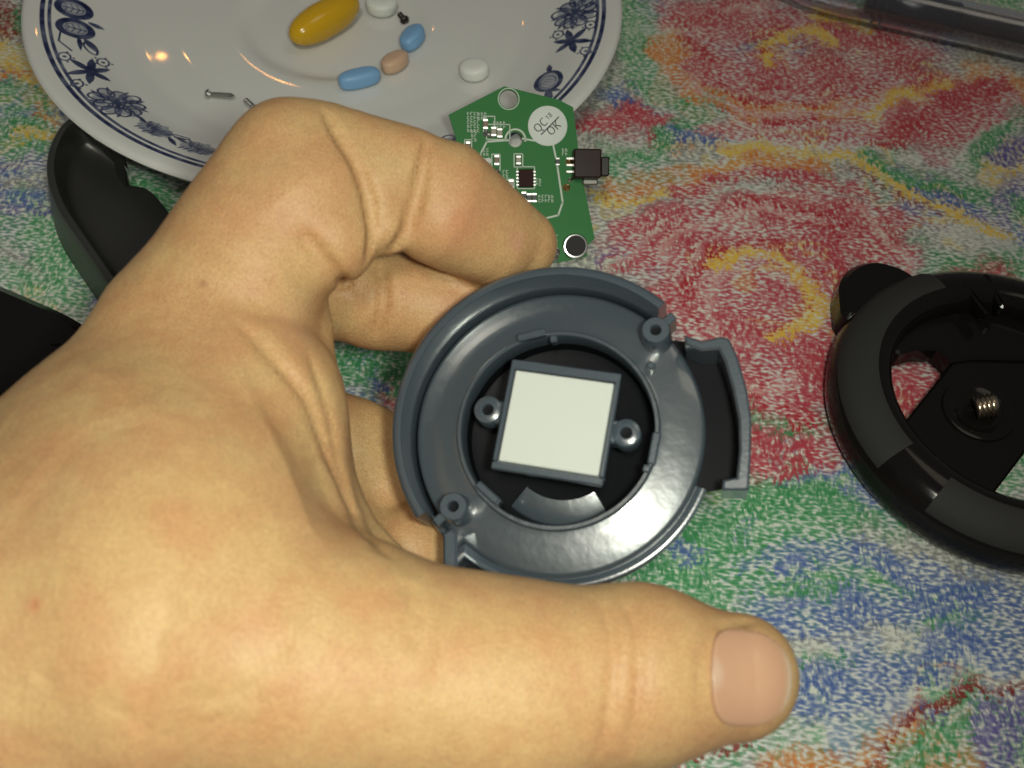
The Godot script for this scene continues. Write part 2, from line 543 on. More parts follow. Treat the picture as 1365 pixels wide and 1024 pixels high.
func strokes() -> Array:
	return [
	["red", 10.39, 0.6, [Vector2(36.74, -257.9), Vector2(69.92, -266.66), Vector2(101.72, -257.51)]],
	["red", 9.89, 0.58, [Vector2(46.95, -239.16), Vector2(78.42, -240.62), Vector2(109.55, -238.79)]],
	["red", 9.11, 0.55, [Vector2(56.44, -221.73), Vector2(86.65, -221.56), Vector2(117.95, -227.56)]],
	["green", 6.42, 0.45, [Vector2(21.93, -262.68), Vector2(26.01, -245.91), Vector2(29.83, -233.37)]],
	["green", 5.25, 0.45, [Vector2(128.74, -287.14), Vector2(144.09, -283.91)]],
	["orange", 3.5, 0.6, [Vector2(32.38, -252), Vector2(33.36, -237.12), Vector2(42.47, -227.36), Vector2(56.52, -223.26), Vector2(72.77, -224.09), Vector2(87.63, -229.93), Vector2(98.54, -234.64)]],
	["orange", 3.84, 0.5, [Vector2(33.47, -253.9), Vector2(36.98, -243.57)]],
	["deepred", 1.93, 0.7, [Vector2(40.5, -250.85), Vector2(46.05, -243.62)]],
	["yellow", 2.5, 0.75, [Vector2(76.69, -268.45), Vector2(87.66, -267.65), Vector2(92.72, -263.8)]],
	["yellow", 1.99, 0.8, [Vector2(63.83, -241.69), Vector2(61.79, -249.36), Vector2(68.02, -255.78), Vector2(78.13, -260.13), Vector2(82.06, -255.87)]],
	["yellow", 1.93, 0.8, [Vector2(85.12, -225.88), Vector2(90.77, -230.38), Vector2(100.79, -235.92), Vector2(113.42, -243.23)]],
	["white", 2.41, 0.7, [Vector2(25.53, -251.97), Vector2(41.47, -255.83)]],
	["white", 1.51, 0.7, [Vector2(68.36, -251.72), Vector2(69.06, -244.12)]],
	["white", 1.02, 0.7, [Vector2(43.29, -219.83), Vector2(60.2, -217.48)]],
	["red", 3.22, 0.4, [Vector2(32.22, -213.78), Vector2(55.95, -212.76), Vector2(84.02, -216.16)]],
	["red", 5.54, 0.78, [Vector2(92.14, -217.31), Vector2(108.52, -232.34), Vector2(125.79, -241.83)]],
	["deepred", 1.65, 0.7, [Vector2(61.37, -220.04), Vector2(73.57, -221.79)]],
	["white", 1.42, 0.85, [Vector2(48.82, -207.72), Vector2(69.76, -212.4), Vector2(87.35, -210.84), Vector2(108.95, -210.43), Vector2(122.9, -226.75), Vector2(129.97, -238.61)]],
	["green", 2.97, 0.62, [Vector2(87, -207.95), Vector2(99.7, -201.36), Vector2(114.51, -197.95), Vector2(127.55, -196.23)]],
	["blue", 1.57, 0.7, [Vector2(98.47, -199.55), Vector2(109.91, -193.61)]],
	["purple", 2.93, 0.6, [Vector2(122.04, -211.96), Vector2(130.73, -220.4)]],
	["green", 2.78, 0.55, [Vector2(114.79, -210.11), Vector2(129.39, -231.65)]],
	["purple", 2.83, 0.5, [Vector2(118.02, -196.28), Vector2(126.63, -205.58)]],
	["blue", 3.06, 0.5, [Vector2(120.31, -188.74), Vector2(123.48, -181.57)]],
	["orange", 3.55, 0.6, [Vector2(19.9, -189.4), Vector2(35.93, -193.73), Vector2(55.41, -203), Vector2(72.91, -203.75)]],
	["yellow", 1.59, 0.72, [Vector2(47.74, -205.02), Vector2(65.57, -209.22), Vector2(79.24, -208.56), Vector2(90.24, -202.81), Vector2(102.33, -193.65), Vector2(116.5, -183.67)]],
	["brown", 0.98, 0.6, [Vector2(80.63, -203.43), Vector2(91.54, -198.07), Vector2(101.77, -190.17)]],
	["red", 1.96, 0.72, [Vector2(35.87, -188.92), Vector2(55.2, -199.09), Vector2(70.55, -199.01), Vector2(83.69, -196.47)]],
	["yellow", 1.13, 0.8, [Vector2(16.29, -184.7), Vector2(33.04, -186.96)]],
	["red", 5.75, 0.62, [Vector2(22.96, -175.4), Vector2(41.3, -180.85), Vector2(65.93, -189.29), Vector2(88.19, -187.07)]],
	["red", 6.76, 0.6, [Vector2(26.67, -166.14), Vector2(46.48, -171.59), Vector2(72.54, -179.92), Vector2(86.85, -176.82)]],
	["red", 7.49, 0.6, [Vector2(35.42, -153.4), Vector2(53.07, -160.14), Vector2(71.3, -167.11)]],
	["red", 7.26, 0.62, [Vector2(42.03, -143.32), Vector2(57.47, -147.34), Vector2(69.78, -151.45)]],
	["red", 7.69, 0.72, [Vector2(51.44, -130.49), Vector2(61.48, -133.67), Vector2(71.91, -138.97)]],
	["red", 5.12, 0.74, [Vector2(51.39, -115.24), Vector2(64.06, -116.67)]],
	["red", 6.87, 0.7, [Vector2(74.59, -133.2), Vector2(97.07, -139.9)]],
	["red", 7.39, 0.6, [Vector2(84.06, -155.42), Vector2(110.73, -167.88)]],
	["deepred", 2.25, 0.7, [Vector2(61.58, -181), Vector2(74.28, -178.9)]],
	["deepred", 1.63, 0.7, [Vector2(54.48, -126.92), Vector2(63.93, -124.15)]],
	["white", 1.81, 0.6, [Vector2(42.63, -163.46), Vector2(53.45, -167.2), Vector2(62.11, -163.6)]],
	["white", 1.1, 0.85, [Vector2(21.39, -163.1), Vector2(29.87, -173.83), Vector2(34.27, -178.9)]],
	["white", 1.51, 0.6, [Vector2(45.82, -178.41), Vector2(55.23, -182.69)]],
	["white", 0.77, 0.7, [Vector2(43.44, -191.01), Vector2(65.28, -192.9)]],
	["white", 0.93, 0.6, [Vector2(56.24, -184.11), Vector2(64.91, -176.43), Vector2(71.58, -170)]],
	["orange", 1.08, 0.7, [Vector2(61.56, -168.24), Vector2(68.04, -160.65)]],
	["white", 2.68, 0.85, [Vector2(99.56, -188.06), Vector2(108.23, -184.1), Vector2(115.6, -179.07)]],
	["brown", 0.62, 0.6, [Vector2(49.43, -107.85), Vector2(59.42, -107.89), Vector2(67.86, -107.77)]],
	["green", 5.54, 0.66, [Vector2(34.65, -92.4), Vector2(43.75, -99.65), Vector2(56.05, -103.71), Vector2(66.67, -103.66)]],
	["green", 3.83, 0.62, [Vector2(25.93, -83.88), Vector2(41.92, -89.95), Vector2(56.89, -94.76)]],
	["white", 1.67, 0.55, [Vector2(49.71, -98.95), Vector2(59.4, -98.32)]],
	["blue", 2.86, 0.6, [Vector2(46.9, -87.31), Vector2(58.12, -91.66), Vector2(71.69, -94.7), Vector2(85.89, -90.9)]],
	["green", 1.76, 0.6, [Vector2(43.19, -84.9), Vector2(50.49, -86.75), Vector2(63.29, -84.35)]],
	["blue", 1.48, 0.6, [Vector2(33.16, -90.15), Vector2(39.05, -91.9)]],
	["blue", 4.12, 0.64, [Vector2(50.01, -78.47), Vector2(67.31, -81.72), Vector2(84.95, -85.04), Vector2(104.5, -88.9)]],
	["white", 1.41, 0.75, [Vector2(56.25, -71.67), Vector2(66.43, -73.68), Vector2(79.73, -77.04)]],
	["green", 0.7, 0.7, [Vector2(57.76, -69.98), Vector2(69.01, -71.94), Vector2(78.86, -74.92)]],
	["blue", 3.84, 0.62, [Vector2(55.93, -64.26), Vector2(68.57, -68.24), Vector2(84.49, -73.47), Vector2(103.09, -82.35)]],
	["green", 2.26, 0.5, [Vector2(32.82, -50.05), Vector2(52.58, -55.2), Vector2(66.34, -60.69)]],
	["white", 2.06, 0.65, [Vector2(49.87, -53.92), Vector2(60.79, -58.58), Vector2(74.82, -63.91), Vector2(90.66, -72.94)]],
	["green", 2.02, 0.5, [Vector2(70.73, -53.33), Vector2(80.43, -56.79), Vector2(91.38, -65.78)]],
	["brown", 0.83, 0.78, [Vector2(66.04, -52.26), Vector2(71.31, -57.74), Vector2(81.5, -63.48), Vector2(90.62, -69), Vector2(101.36, -74.28)]],
	["purple", 3.88, 0.6, [Vector2(89.6, -56.36), Vector2(94.02, -64), Vector2(99.31, -67.91)]],
	["brown", 0.79, 0.7, [Vector2(26.37, -48.94), Vector2(47.29, -54.7)]],  # brown-red line painted for the shadow under the thumb
	["brown", 3.12, 0.65, [Vector2(-152.67, -236.74), Vector2(-143.17, -226.48)]],
	["yellow", 3.24, 0.7, [Vector2(-145.12, -219.08), Vector2(-136.56, -214.71), Vector2(-125.15, -199.84)]],
	["orange", 1.51, 0.7, [Vector2(-141.43, -209.05), Vector2(-134.64, -210.37)]],
	["green", 2.04, 0.6, [Vector2(-133.33, -193.76), Vector2(-130.05, -201.75), Vector2(-123.57, -195.17)]],
	["yellow", 1.99, 0.7, [Vector2(-126.54, -186.35), Vector2(-119.59, -188.99)]],
	["orange", 1.1, 0.6, [Vector2(-128.7, -197.87), Vector2(-121.38, -193.21)]],
	["purple", 2.13, 0.42, [Vector2(-130.42, -176.68), Vector2(-118.73, -180.95)]],
	["blue", 2.58, 0.5, [Vector2(-127.34, -168.34), Vector2(-114.71, -167.03)]],
	["green", 5.03, 0.45, [Vector2(-122.84, -156.19), Vector2(-110.41, -155.45), Vector2(-97.53, -143.38)]],
	["green", 3.53, 0.42, [Vector2(-117.72, -142.37), Vector2(-97.43, -136.85)]],
	["green", 4.18, 0.62, [Vector2(-97.36, -176.01), Vector2(-85.1, -167.77)]],
	["green", 6.4, 0.6, [Vector2(-34.65, -128.3), Vector2(-19.76, -126.08)]],
	["blue", 1.27, 0.75, [Vector2(-29.37, -122.58), Vector2(-25.44, -123.05)]],
	["blue", 2.42, 0.7, [Vector2(17.23, -225.83), Vector2(28.64, -217.72)]],
	["red", 3.82, 0.75, [Vector2(13.49, -211.1), Vector2(26.25, -216.78), Vector2(32.59, -208.88)]],
	["green", 2.85, 0.6, [Vector2(27.79, -228.01), Vector2(42.68, -219.75), Vector2(33.17, -206.66)]],
	["blue", 1.6, 0.65, [Vector2(36.15, -211.12), Vector2(46.94, -209.75)]],
	["green", 2.73, 0.6, [Vector2(16.91, -195.46), Vector2(30.62, -201.78)]],
	["white", 1.18, 0.6, [Vector2(19.61, -201.93), Vector2(28.29, -205.98)]],
	["pink", 1.24, 0.5, [Vector2(40.35, -232.52), Vector2(45.54, -227.06), Vector2(53.51, -223.69), Vector2(63.35, -222.73), Vector2(74.01, -224.27), Vector2(84.36, -228.17), Vector2(93.27, -234.05), Vector2(99.67, -241.32)]],
	["deepred", 0.83, 0.6, [Vector2(45.19, -237.59), Vector2(47.98, -232.57), Vector2(53.33, -229.01), Vector2(60.61, -227.27), Vector2(68.99, -227.52), Vector2(77.58, -229.74), Vector2(85.42, -233.72), Vector2(91.61, -239.03)]],
	["white", 0.63, 0.6, [Vector2(51.18, -236.76), Vector2(53.84, -233.64), Vector2(57.91, -231.47), Vector2(63.02, -230.43), Vector2(68.75, -230.6), Vector2(74.64, -231.95), Vector2(80.2, -234.38), Vector2(84.97, -237.72)]],
	["red", 1.06, 0.7, [Vector2(55.45, -242.07), Vector2(56.66, -237.45), Vector2(60.51, -234.24), Vector2(66.22, -233), Vector2(72.73, -233.96), Vector2(78.82, -236.95), Vector2(83.34, -241.43), Vector2(85.36, -246.57)]],
	["pink", 1.61, 0.45, [Vector2(107.26, -259.17), Vector2(103.74, -264.82), Vector2(97.99, -269.26), Vector2(90.35, -272.12), Vector2(81.34, -273.19), Vector2(71.61, -272.38), Vector2(61.86, -269.74), Vector2(52.79, -265.5)]],
	["deepred", 0.66, 0.6, [Vector2(82.74, -249.14), Vector2(80.75, -251.48), Vector2(77.47, -252.95), Vector2(73.3, -253.36), Vector2(68.77, -252.67), Vector2(64.45, -250.96), Vector2(60.89, -248.45), Vector2(58.5, -245.47)]],
	["white", 0.82, 0.5, [Vector2(43.87, -220.11), Vector2(51.74, -217.85), Vector2(60.65, -217.15), Vector2(70.13, -218.04), Vector2(79.69, -220.49), Vector2(88.82, -224.38), Vector2(97.01, -229.54), Vector2(103.78, -235.72)]],
	["pink", 1.04, 0.5, [Vector2(53.23, -170.3), Vector2(48.47, -167.53), Vector2(44.76, -163.01), Vector2(42.69, -157.53), Vector2(42.53, -152), Vector2(44.22, -147.25), Vector2(47.46, -143.96), Vector2(51.74, -142.58)]],
	["deepred", 0.91, 0.65, [Vector2(64.23, -173.72), Vector2(59.14, -175.29), Vector2(53.54, -174.8), Vector2(48.09, -172.3), Vector2(43.42, -168.12), Vector2(40.04, -162.78), Vector2(38.26, -156.89), Vector2(38.22, -151.11)]],
	["white", 0.73, 0.6, [Vector2(59.46, -178.36), Vector2(54.86, -178.07), Vector2(50.26, -176.64), Vector2(45.93, -174.16), Vector2(42.1, -170.77), Vector2(38.99, -166.7), Vector2(36.73, -162.18), Vector2(35.42, -157.46)]],
	["red", 1.3, 0.75, [Vector2(75.22, -150.6), Vector2(77.14, -156.63), Vector2(77.7, -162.81), Vector2(76.8, -168.75), Vector2(74.45, -174.04), Vector2(70.75, -178.3), Vector2(65.92, -181.18), Vector2(60.31, -182.44)]],
	["pink", 1.31, 0.5, [Vector2(73.86, -181.35), Vector2(67.78, -185.14), Vector2(60.56, -186.65), Vector2(52.85, -185.73), Vector2(45.36, -182.47), Vector2(38.73, -177.22), Vector2(33.51, -170.48), Vector2(30.07, -162.89)]],
	["deepred", 0.77, 0.65, [Vector2(83.38, -170.84), Vector2(81.49, -176.61), Vector2(78.43, -181.67), Vector2(74.28, -185.75), Vector2(69.23, -188.63), Vector2(63.5, -190.16), Vector2(57.37, -190.23), Vector2(51.14, -188.85)]],
	["white", 0.77, 0.6, [Vector2(74.02, -190.35), Vector2(70.29, -192.04), Vector2(66.26, -193.14), Vector2(62.03, -193.61), Vector2(57.66, -193.46), Vector2(53.25, -192.67), Vector2(48.89, -191.28), Vector2(44.65, -189.3)]],
	["pink", 1.33, 0.45, [Vector2(38.04, -145.91), Vector2(39.85, -140.95), Vector2(42.48, -137.01), Vector2(45.78, -134.26), Vector2(49.56, -132.82), Vector2(53.62, -132.75), Vector2(57.74, -134.05), Vector2(61.72, -136.68)]],
	["deepred", 0.65, 0.65, [Vector2(46.8, -130.96), Vector2(48.27, -127.81), Vector2(49.94, -125.74), Vector2(51.78, -124.81), Vector2(53.71, -125.04), Vector2(55.69, -126.41), Vector2(57.64, -128.9), Vector2(59.51, -132.45)]],
	["white", 0.49, 0.6, [Vector2(46.18, -131.35), Vector2(47.98, -129.89), Vector2(49.91, -128.98), Vector2(51.93, -128.65), Vector2(54.01, -128.89), Vector2(56.11, -129.7), Vector2(58.18, -131.08), Vector2(60.2, -133)]],
	["pink", 1.13, 0.5, [Vector2(90.02, -160.66), Vector2(90.45, -165.58), Vector2(90.31, -170.47), Vector2(89.59, -175.24), Vector2(88.28, -179.81), Vector2(86.39, -184.07), Vector2(83.92, -187.95), Vector2(80.93, -191.36)]],
	["yellow", 1.8, 0.82, [Vector2(45.97, -167.67), Vector2(53.68, -171.31), Vector2(60.77, -169.57), Vector2(67.4, -163.34), Vector2(68.63, -157.54), Vector2(64.65, -151.7), Vector2(58.33, -147.44)]]
	]


# ------------------------------------------------------------------ saucer
const PLATE_AT := Vector3(-57.8, 0, -237.5)
const PLATE_PROF := [Vector2(0, 3.2), Vector2(12, 3.2), Vector2(21, 3.2), Vector2(23, 3.6), Vector2(25, 4.7), Vector2(27, 5), Vector2(40, 5.6), Vector2(52, 7.2), Vector2(60, 9.8), Vector2(66, 12.8), Vector2(70, 14.4), Vector2(74, 15.5), Vector2(76.6, 16)]
const PS := 1536
var ink := PackedByteArray()


func plate_y(r: float) -> float:
	for i in PLATE_PROF.size() - 1:
		if r <= PLATE_PROF[i + 1].x:
			return remap(r, PLATE_PROF[i].x, PLATE_PROF[i + 1].x, PLATE_PROF[i].y, PLATE_PROF[i + 1].y)
	return 16.0


func dot(p: Vector2, r: float, k := 1.0) -> void:
	var s := PS / 160.0
	var c := (p + Vector2(80, 80)) * s
	var rr := r * s
	for y in range(maxi(0, int(c.y - rr - 1)), mini(PS - 1, int(c.y + rr + 1)) + 1):
		for x in range(maxi(0, int(c.x - rr - 1)), mini(PS - 1, int(c.x + rr + 1)) + 1):
			var a := clampf(rr + 0.5 - Vector2(x, y).distance_to(c), 0, 1) * k * 255.0
			if a > ink[y * PS + x]:
				ink[y * PS + x] = int(a)


func line(pts: Array, r0: float, r1: float, k := 1.0) -> void:
	var total := 0.0
	for i in pts.size() - 1:
		total += pts[i].distance_to(pts[i + 1])
	var run := 0.0
	for i in pts.size() - 1:
		var d: float = pts[i].distance_to(pts[i + 1])
		var steps := maxi(1, int(d / 0.06))
		for j in steps:
			var t := float(j) / steps
			dot(pts[i].lerp(pts[i + 1], t), lerpf(r0, r1, (run + d * t) / total), k)
		run += d


# a motif is drawn in its own frame: u runs round the plate, w outwards
var mot_at := Vector2.ZERO
var mot_turn := 0.0
var mot_flip := 1.0


func q(u: float, w: float) -> Vector2:
	return mot_at + Vector2(u * mot_flip, -w).rotated(mot_turn) * 1.3


func leaf(u: float, w: float, ang: float, len: float, wid: float, k := 1.0) -> void:
	for i in 22:
		var t := i / 21.0
		dot(q(u + cos(ang) * len * t, w + sin(ang) * len * t), maxf(0.12, wid * sin(PI * minf(1.0, t * 0.9 + 0.08))), k)


func oval(u: float, w: float, ang: float, a: float, b: float, r: float, k := 1.0) -> void:
	var pts := []
	for i in 25:
		var e := Vector2(cos(TAU * i / 24) * a, sin(TAU * i / 24) * b).rotated(ang)
		pts.append(q(u + e.x, w + e.y))
	line(pts, r, r, k)


func wash(u: float, w: float, ang: float, a: float, b: float, k: float) -> void:
	for i in 9:
		for j in 9:
			var e := Vector2((i - 4) / 4.0 * a, (j - 4) / 4.0 * b)
			if Vector2(e.x / a, e.y / b).length() < 1.02:
				e = e.rotated(ang)
				dot(q(u + e.x, w + e.y), maxf(a, b) * 0.22, k)


func peony() -> void:
	wash(0, 0, 0, 4.6, 3.8, 0.34)
	for i in 9:
		var a := TAU * i / 9 + 0.3
		var out := 1.0 + 0.14 * sin(i * 2.3)
		oval(cos(a) * 3.4 * out, sin(a) * 2.8 * out, a + 0.2 * sin(i * 1.7), 1.7, 1.25, 0.27)
		leaf(cos(a) * 2.0, sin(a) * 1.7, a + 0.3, 2.5, 0.5, 0.85)
		leaf(cos(a + 0.2) * 4.2, sin(a + 0.2) * 3.4, a + 0.5, 1.5, 0.4, 0.9)
	for i in 6:
		var a := TAU * i / 6
		oval(cos(a) * 1.4, sin(a) * 1.2, a, 1.1, 0.75, 0.26)
	dot(q(0, 0), 0.8)


func leaf_star() -> void:
	for a in [0.35, 1.35, 2.6, 3.5, 4.4, 5.6]:
		leaf(0, 0, a, 4.6 if a < 4 else 3.8, 0.95)
	dot(q(0, 0), 1.0)
	for e in [Vector2(-4.6, 3.0), Vector2(4.2, 3.6), Vector2(-3.4, -3.2)]:
		oval(e.x, e.y, 0.4, 1.3, 1.0, 0.22)
		for i in 5:
			dot(q(e.x + cos(TAU * i / 5) * 1.7, e.y + sin(TAU * i / 5) * 1.5), 0.3)
		dot(q(e.x, e.y), 0.45)


func gourd() -> void:
	wash(0, 0, 0.4, 3.3, 2.0, 0.3)
	oval(0, 0, 0.4, 3.6, 2.3, 0.6)
	oval(0.2, 0, 0.4, 2.5, 1.5, 0.2, 0.7)
	for i in 5:
		line([q(-1.8 + i * 0.9, -1.0), q(-1.2 + i * 0.9, 1.2)], 0.16, 0.16, 0.6)
	leaf(3.0, 1.4, 0.5, 4.4, 1.0)
	leaf(3.0, 1.0, 1.6, 3.0, 0.8)
	leaf(-3.2, -1.4, 3.6, 3.0, 0.7)
	line([q(3.4, 1.4), q(5.2, 3.4), q(7.8, 3.0), q(9.4, 0.4)], 0.28, 0.18)


func double_fruit() -> void:
	for e in [Vector2(-2.9, 0.3), Vector2(3.3, 0.0)]:
		wash(e.x, e.y, 0, 2.2, 2.4, 0.3)
		oval(e.x, e.y, 0, 2.5, 2.7, 0.85)
		oval(e.x, e.y, 0, 1.5, 1.7, 0.2, 0.6)
		line([q(e.x, e.y - 1.8), q(e.x, e.y + 1.8)], 0.22, 0.2)
		for i in 3:
			line([q(e.x, e.y - 1.0 + i), q(e.x + 1.3, e.y - 0.4 + i)], 0.17, 0.17, 0.8)
			line([q(e.x, e.y - 1.0 + i), q(e.x - 1.3, e.y - 0.4 + i)], 0.17, 0.17, 0.8)
	leaf(0.2, -2.2, -1.2, 2.8, 0.8)
	leaf(6.0, -1.6, -0.6, 4.2, 1.0)
	leaf(5.6, -0.6, -0.1, 4.6, 0.55)
	line([q(5.4, 2.4), q(8.5, 2.6), q(11.0, 0.4)], 0.2, 0.25)
	oval(8.8, -2.6, -0.5, 1.9, 0.8, 0.25)


func bud() -> void:
	wash(-0.5, 0, 0.1, 3.4, 2.1, 0.42)
	for i in 9:
		leaf(-3.2 + i * 0.75, -1.7 + 0.2 * sin(i * 2.0), 1.1 + i * 0.09, 3.4 - 0.2 * absf(i - 4), 0.42, 0.9)
	for i in 5:
		leaf(-2.6 + i * 1.1, 1.2, 1.9 + i * 0.16, 1.3, 0.35, 0.9)
	leaf(3.0, 0.3, 0.4, 3.6, 0.6)
	leaf(3.4, -0.6, -0.5, 2.8, 0.55)
	leaf(-3.0, -0.3, 3.4, 3.6, 0.5)
	line([q(3.0, -1.6), q(5.0, -2.4), q(6.6, -1.4)], 0.3, 0.2)


func make_plate() -> void:
	ink.resize(PS * PS)
	for i in 2400:
		var a := TAU * i / 2400
		var d := Vector2(cos(a), sin(a))
		dot(d * 72.5, 0.55)
		dot(d * 70.9, 0.42, 0.9)
	# angle round the plate (degrees, away from the camera positive), radius, motif
	var seq := [[2.6, "peony"], [-8.5, "star"], [-24.0, "gourd"], [-40.0, "bud"], [-54.0, "peony"], [-68.0, "star"], [-82.0, "gourd"], [-96.0, "peony"], [-107.0, "bud"], [-118.0, "bud"], [-130.5, "peony"], [-143.0, "star"], [-162.5, "fruit"],
		[179.0, "peony"], [166.0, "star"], [150.0, "gourd"], [134.0, "bud"], [120.0, "peony"], [106.0, "star"], [90.0, "gourd"], [74.0, "peony"], [60.0, "star"], [46.0, "gourd"], [30.0, "bud"], [17.0, "star"]]
	for s in seq:
		var a := deg_to_rad(s[0])
		mot_at = Vector2(cos(a), -sin(a)) * 65.2
		mot_turn = PI / 2 - a
		mot_flip = -1.0 if absf(s[0]) > 90 else 1.0
		match s[1]:
			"peony": peony()
			"star": leaf_star()
			"gourd": gourd()
			"fruit": double_fruit()
			"bud": bud()
	var blotch := noise(0.02, 31, FastNoiseLite.TYPE_SIMPLEX_SMOOTH, 2)
	var data := PackedByteArray()
	data.resize(PS * PS * 3)
	for i in PS * PS:
		var k := ink[i]
		if k == 0:
			data[i * 3] = 213
			data[i * 3 + 1] = 213
			data[i * 3 + 2] = 210
		else:
			var t := k / 255.0 * (0.86 + 0.3 * blotch.get_noise_2d(i % PS, i / PS))
			data[i * 3] = int(lerpf(213, 30, t))
			data[i * 3 + 1] = int(lerpf(213, 39, t))
			data[i * 3 + 2] = int(lerpf(210, 76, t))
	var m := StandardMaterial3D.new()
	m.albedo_texture = ImageTexture.create_from_image(Image.create_from_data(PS, PS, false, Image.FORMAT_RGB8, data))
	m.roughness = 0.035
	var white := mat(Color8(213, 213, 210), 0.05)
	var t := thing("saucer", "white glazed saucer with dark blue flower border, holding pills and screws", "saucer", PLATE_AT)
	# glazed upper face, smooth, with the print laid on from above
	var st := SurfaceTool.new()
	st.begin(Mesh.PRIMITIVE_TRIANGLES)
	var prof := []
	for i in 60:
		var r := lerpf(0.0, 75.4, i / 59.0)
		prof.append(Vector2(r, (plate_y(r - 1.2 if r > 1.2 else 0.0) + 2.0 * plate_y(r) + plate_y(r + 1.2)) / 4.0))
	for p in [Vector2(76.4, 15.75), Vector2(77.1, 15.5), Vector2(77.5, 14.9)]:
		prof.append(p)
	var segs := 144
	for i in prof.size():
		var d: Vector2 = (prof[mini(i + 1, prof.size() - 1)] - prof[maxi(i - 1, 0)]).normalized()
		for k in segs + 1:
			var a := TAU * k / segs
			var c := Vector3(cos(a), 0, -sin(a))
			st.set_normal((Vector3.UP * d.x - c * d.y).normalized())
			var p: Vector3 = c * prof[i].x + Vector3.UP * prof[i].y
			st.set_uv(Vector2(p.x + 80, p.z + 80) / 160.0)
			st.add_vertex(p * MM)
	for i in prof.size() - 1:
		for k in segs:
			var s := i * (segs + 1) + k
			for j in [s, s + 1, s + segs + 1, s + 1, s + segs + 2, s + segs + 1]:
				st.add_index(j)
	var face := MeshInstance3D.new()
	face.name = "printed_face"
	face.mesh = st.commit()
	face.material_override = m
	t.add_child(face)
	var u := mb()
	u.lathe([Vector2(77.5, 14.9), Vector2(77.3, 14.2), Vector2(76.2, 13.4), Vector2(66, 10.2), Vector2(54, 4.6), Vector2(40, 2.6), Vector2(29, 1.8), Vector2(28, 0.1), Vector2(26, 0.1), Vector2(25.4, 1.2), Vector2(0, 1.4)], 0, TAU, 120)
	part("underside", u, white, t)


# ------------------------------------------------------------------ pills and screws
func pill(called: String, label: String, at: Vector3, yaw: float, size: Vector3, pw: float, col: Color, rough: float) -> void:
	var edge := 2.3 if rough < 0.3 else 3.6
	# a superellipsoid: long axis x, height y; pw 2 is round, higher is blockier
	var m := mb()
	var nu := 40
	var nv := 20
	var g := []
	for j in nv + 1:
		var row := []
		var th := PI * (j / float(nv)) - PI / 2
		for i in nu + 1:
			var ph := TAU * i / nu
			var d := Vector3(cos(th) * cos(ph), sin(th), cos(th) * sin(ph))
			var k := pow(pow(absf(d.x), pw) + pow(absf(d.z), pw), 1.0 / pw)
			var l := pow(pow(k, edge) + pow(absf(d.y), edge), -1.0 / edge)
			row.append(d * l * size / 2.0)
		g.append(row)
	for j in nv:
		for i in nu:
			var ns := []
			for e in [[j, i], [j, i + 1], [j + 1, i + 1], [j + 1, i]]:
				var a: Vector3 = g[mini(e[0] + 1, nv)][e[1]] - g[maxi(e[0] - 1, 0)][e[1]]
				var b: Vector3 = g[e[0]][(e[1] + 1) % nu] - g[e[0]][(e[1] + nu - 1) % nu]
				var nn := a.cross(b)
				var p: Vector3 = g[e[0]][e[1]]
				if nn.length() < 1e-6:
					nn = p
				ns.append(nn.normalized() * signf(nn.dot(p)))
			m.quad(g[j][i], g[j][i + 1], g[j + 1][i + 1], g[j + 1][i], ns[0], ns[1], ns[2], ns[3])
	var mt := mat(col, rough)
	if rough > 0.3:
		relief(mt, 6.0, 0.03, 0.06, 15)
	var o := part(called, m, mt, self)
	var r := Vector2(at.x - PLATE_AT.x, at.z - PLATE_AT.z)
	var slope := (plate_y(r.length() + 3) - plate_y(r.length() - 3)) / 6.0
	var up := Vector3(-r.normalized().x * slope, 1, -r.normalized().y * slope).normalized()
	var x := Vector3(cos(yaw), 0, -sin(yaw))
	x = (x - up * x.dot(up)).normalized()
	o.transform = Transform3D(Basis(x, up, x.cross(up)), (at + up * (size.y / 2.0 + 0.05)) * MM)
	tag(o, label, "pill", "pills on the saucer")


func make_pills() -> void:
	pill("softgel_capsule", "large yellow softgel capsule in the middle of the saucer", Vector3(-59.29, 3.15, -233.5), 0.92, Vector3(23.5, 9.0, 9.2), 2.25, lin(0.62, 0.36, 0.012), 0.16)
	pill("tablet", "white round tablet touching the yellow softgel capsule", Vector3(-45.98, 3.2, -245.6), 0.1, Vector3(8.8, 4.2, 8.4), 2.0, lin(0.72, 0.75, 0.7), 0.45)
	pill("tablet", "light blue oval tablet beside the small black screw", Vector3(-34.81, 4.06, -231.14), 1.25, Vector3(9.2, 4.4, 5.7), 2.2, lin(0.2, 0.4, 0.66), 0.4)
	pill("tablet", "pale pink oval tablet between the two blue tablets", Vector3(-38.17, 4.9, -219.44), 1.0, Vector3(8.8, 4.0, 5.4), 2.0, lin(0.6, 0.4, 0.27), 0.45)
	pill("tablet", "long light blue tablet, nearest pill to the bent index finger", Vector3(-46.33, 5.02, -211.42), 0.5, Vector3(11.0, 4.3, 4.8), 2.6, lin(0.2, 0.4, 0.66), 0.4)
	pill("tablet", "white round tablet lying alone near the circuit board", Vector3(-17.29, 6.21, -217.83), 0.1, Vector3(7.7, 4.0, 7.4), 2.0, lin(0.75, 0.76, 0.72), 0.45)
	screw("long silver screw lying alone left of the hand", Vector3(-82.12, 6.2, -200.03), 0.05, 6.4, M.steel)
	screw("short black screw beside the white and blue tablets", Vector3(-39.13, 3.19, -241.58), 2.2, 3.6, M.dark_steel)
	screw("silver screw half hidden behind the bent index finger", Vector3(-69.68, 5.92, -196.49), 2.4, 5.0, M.steel)


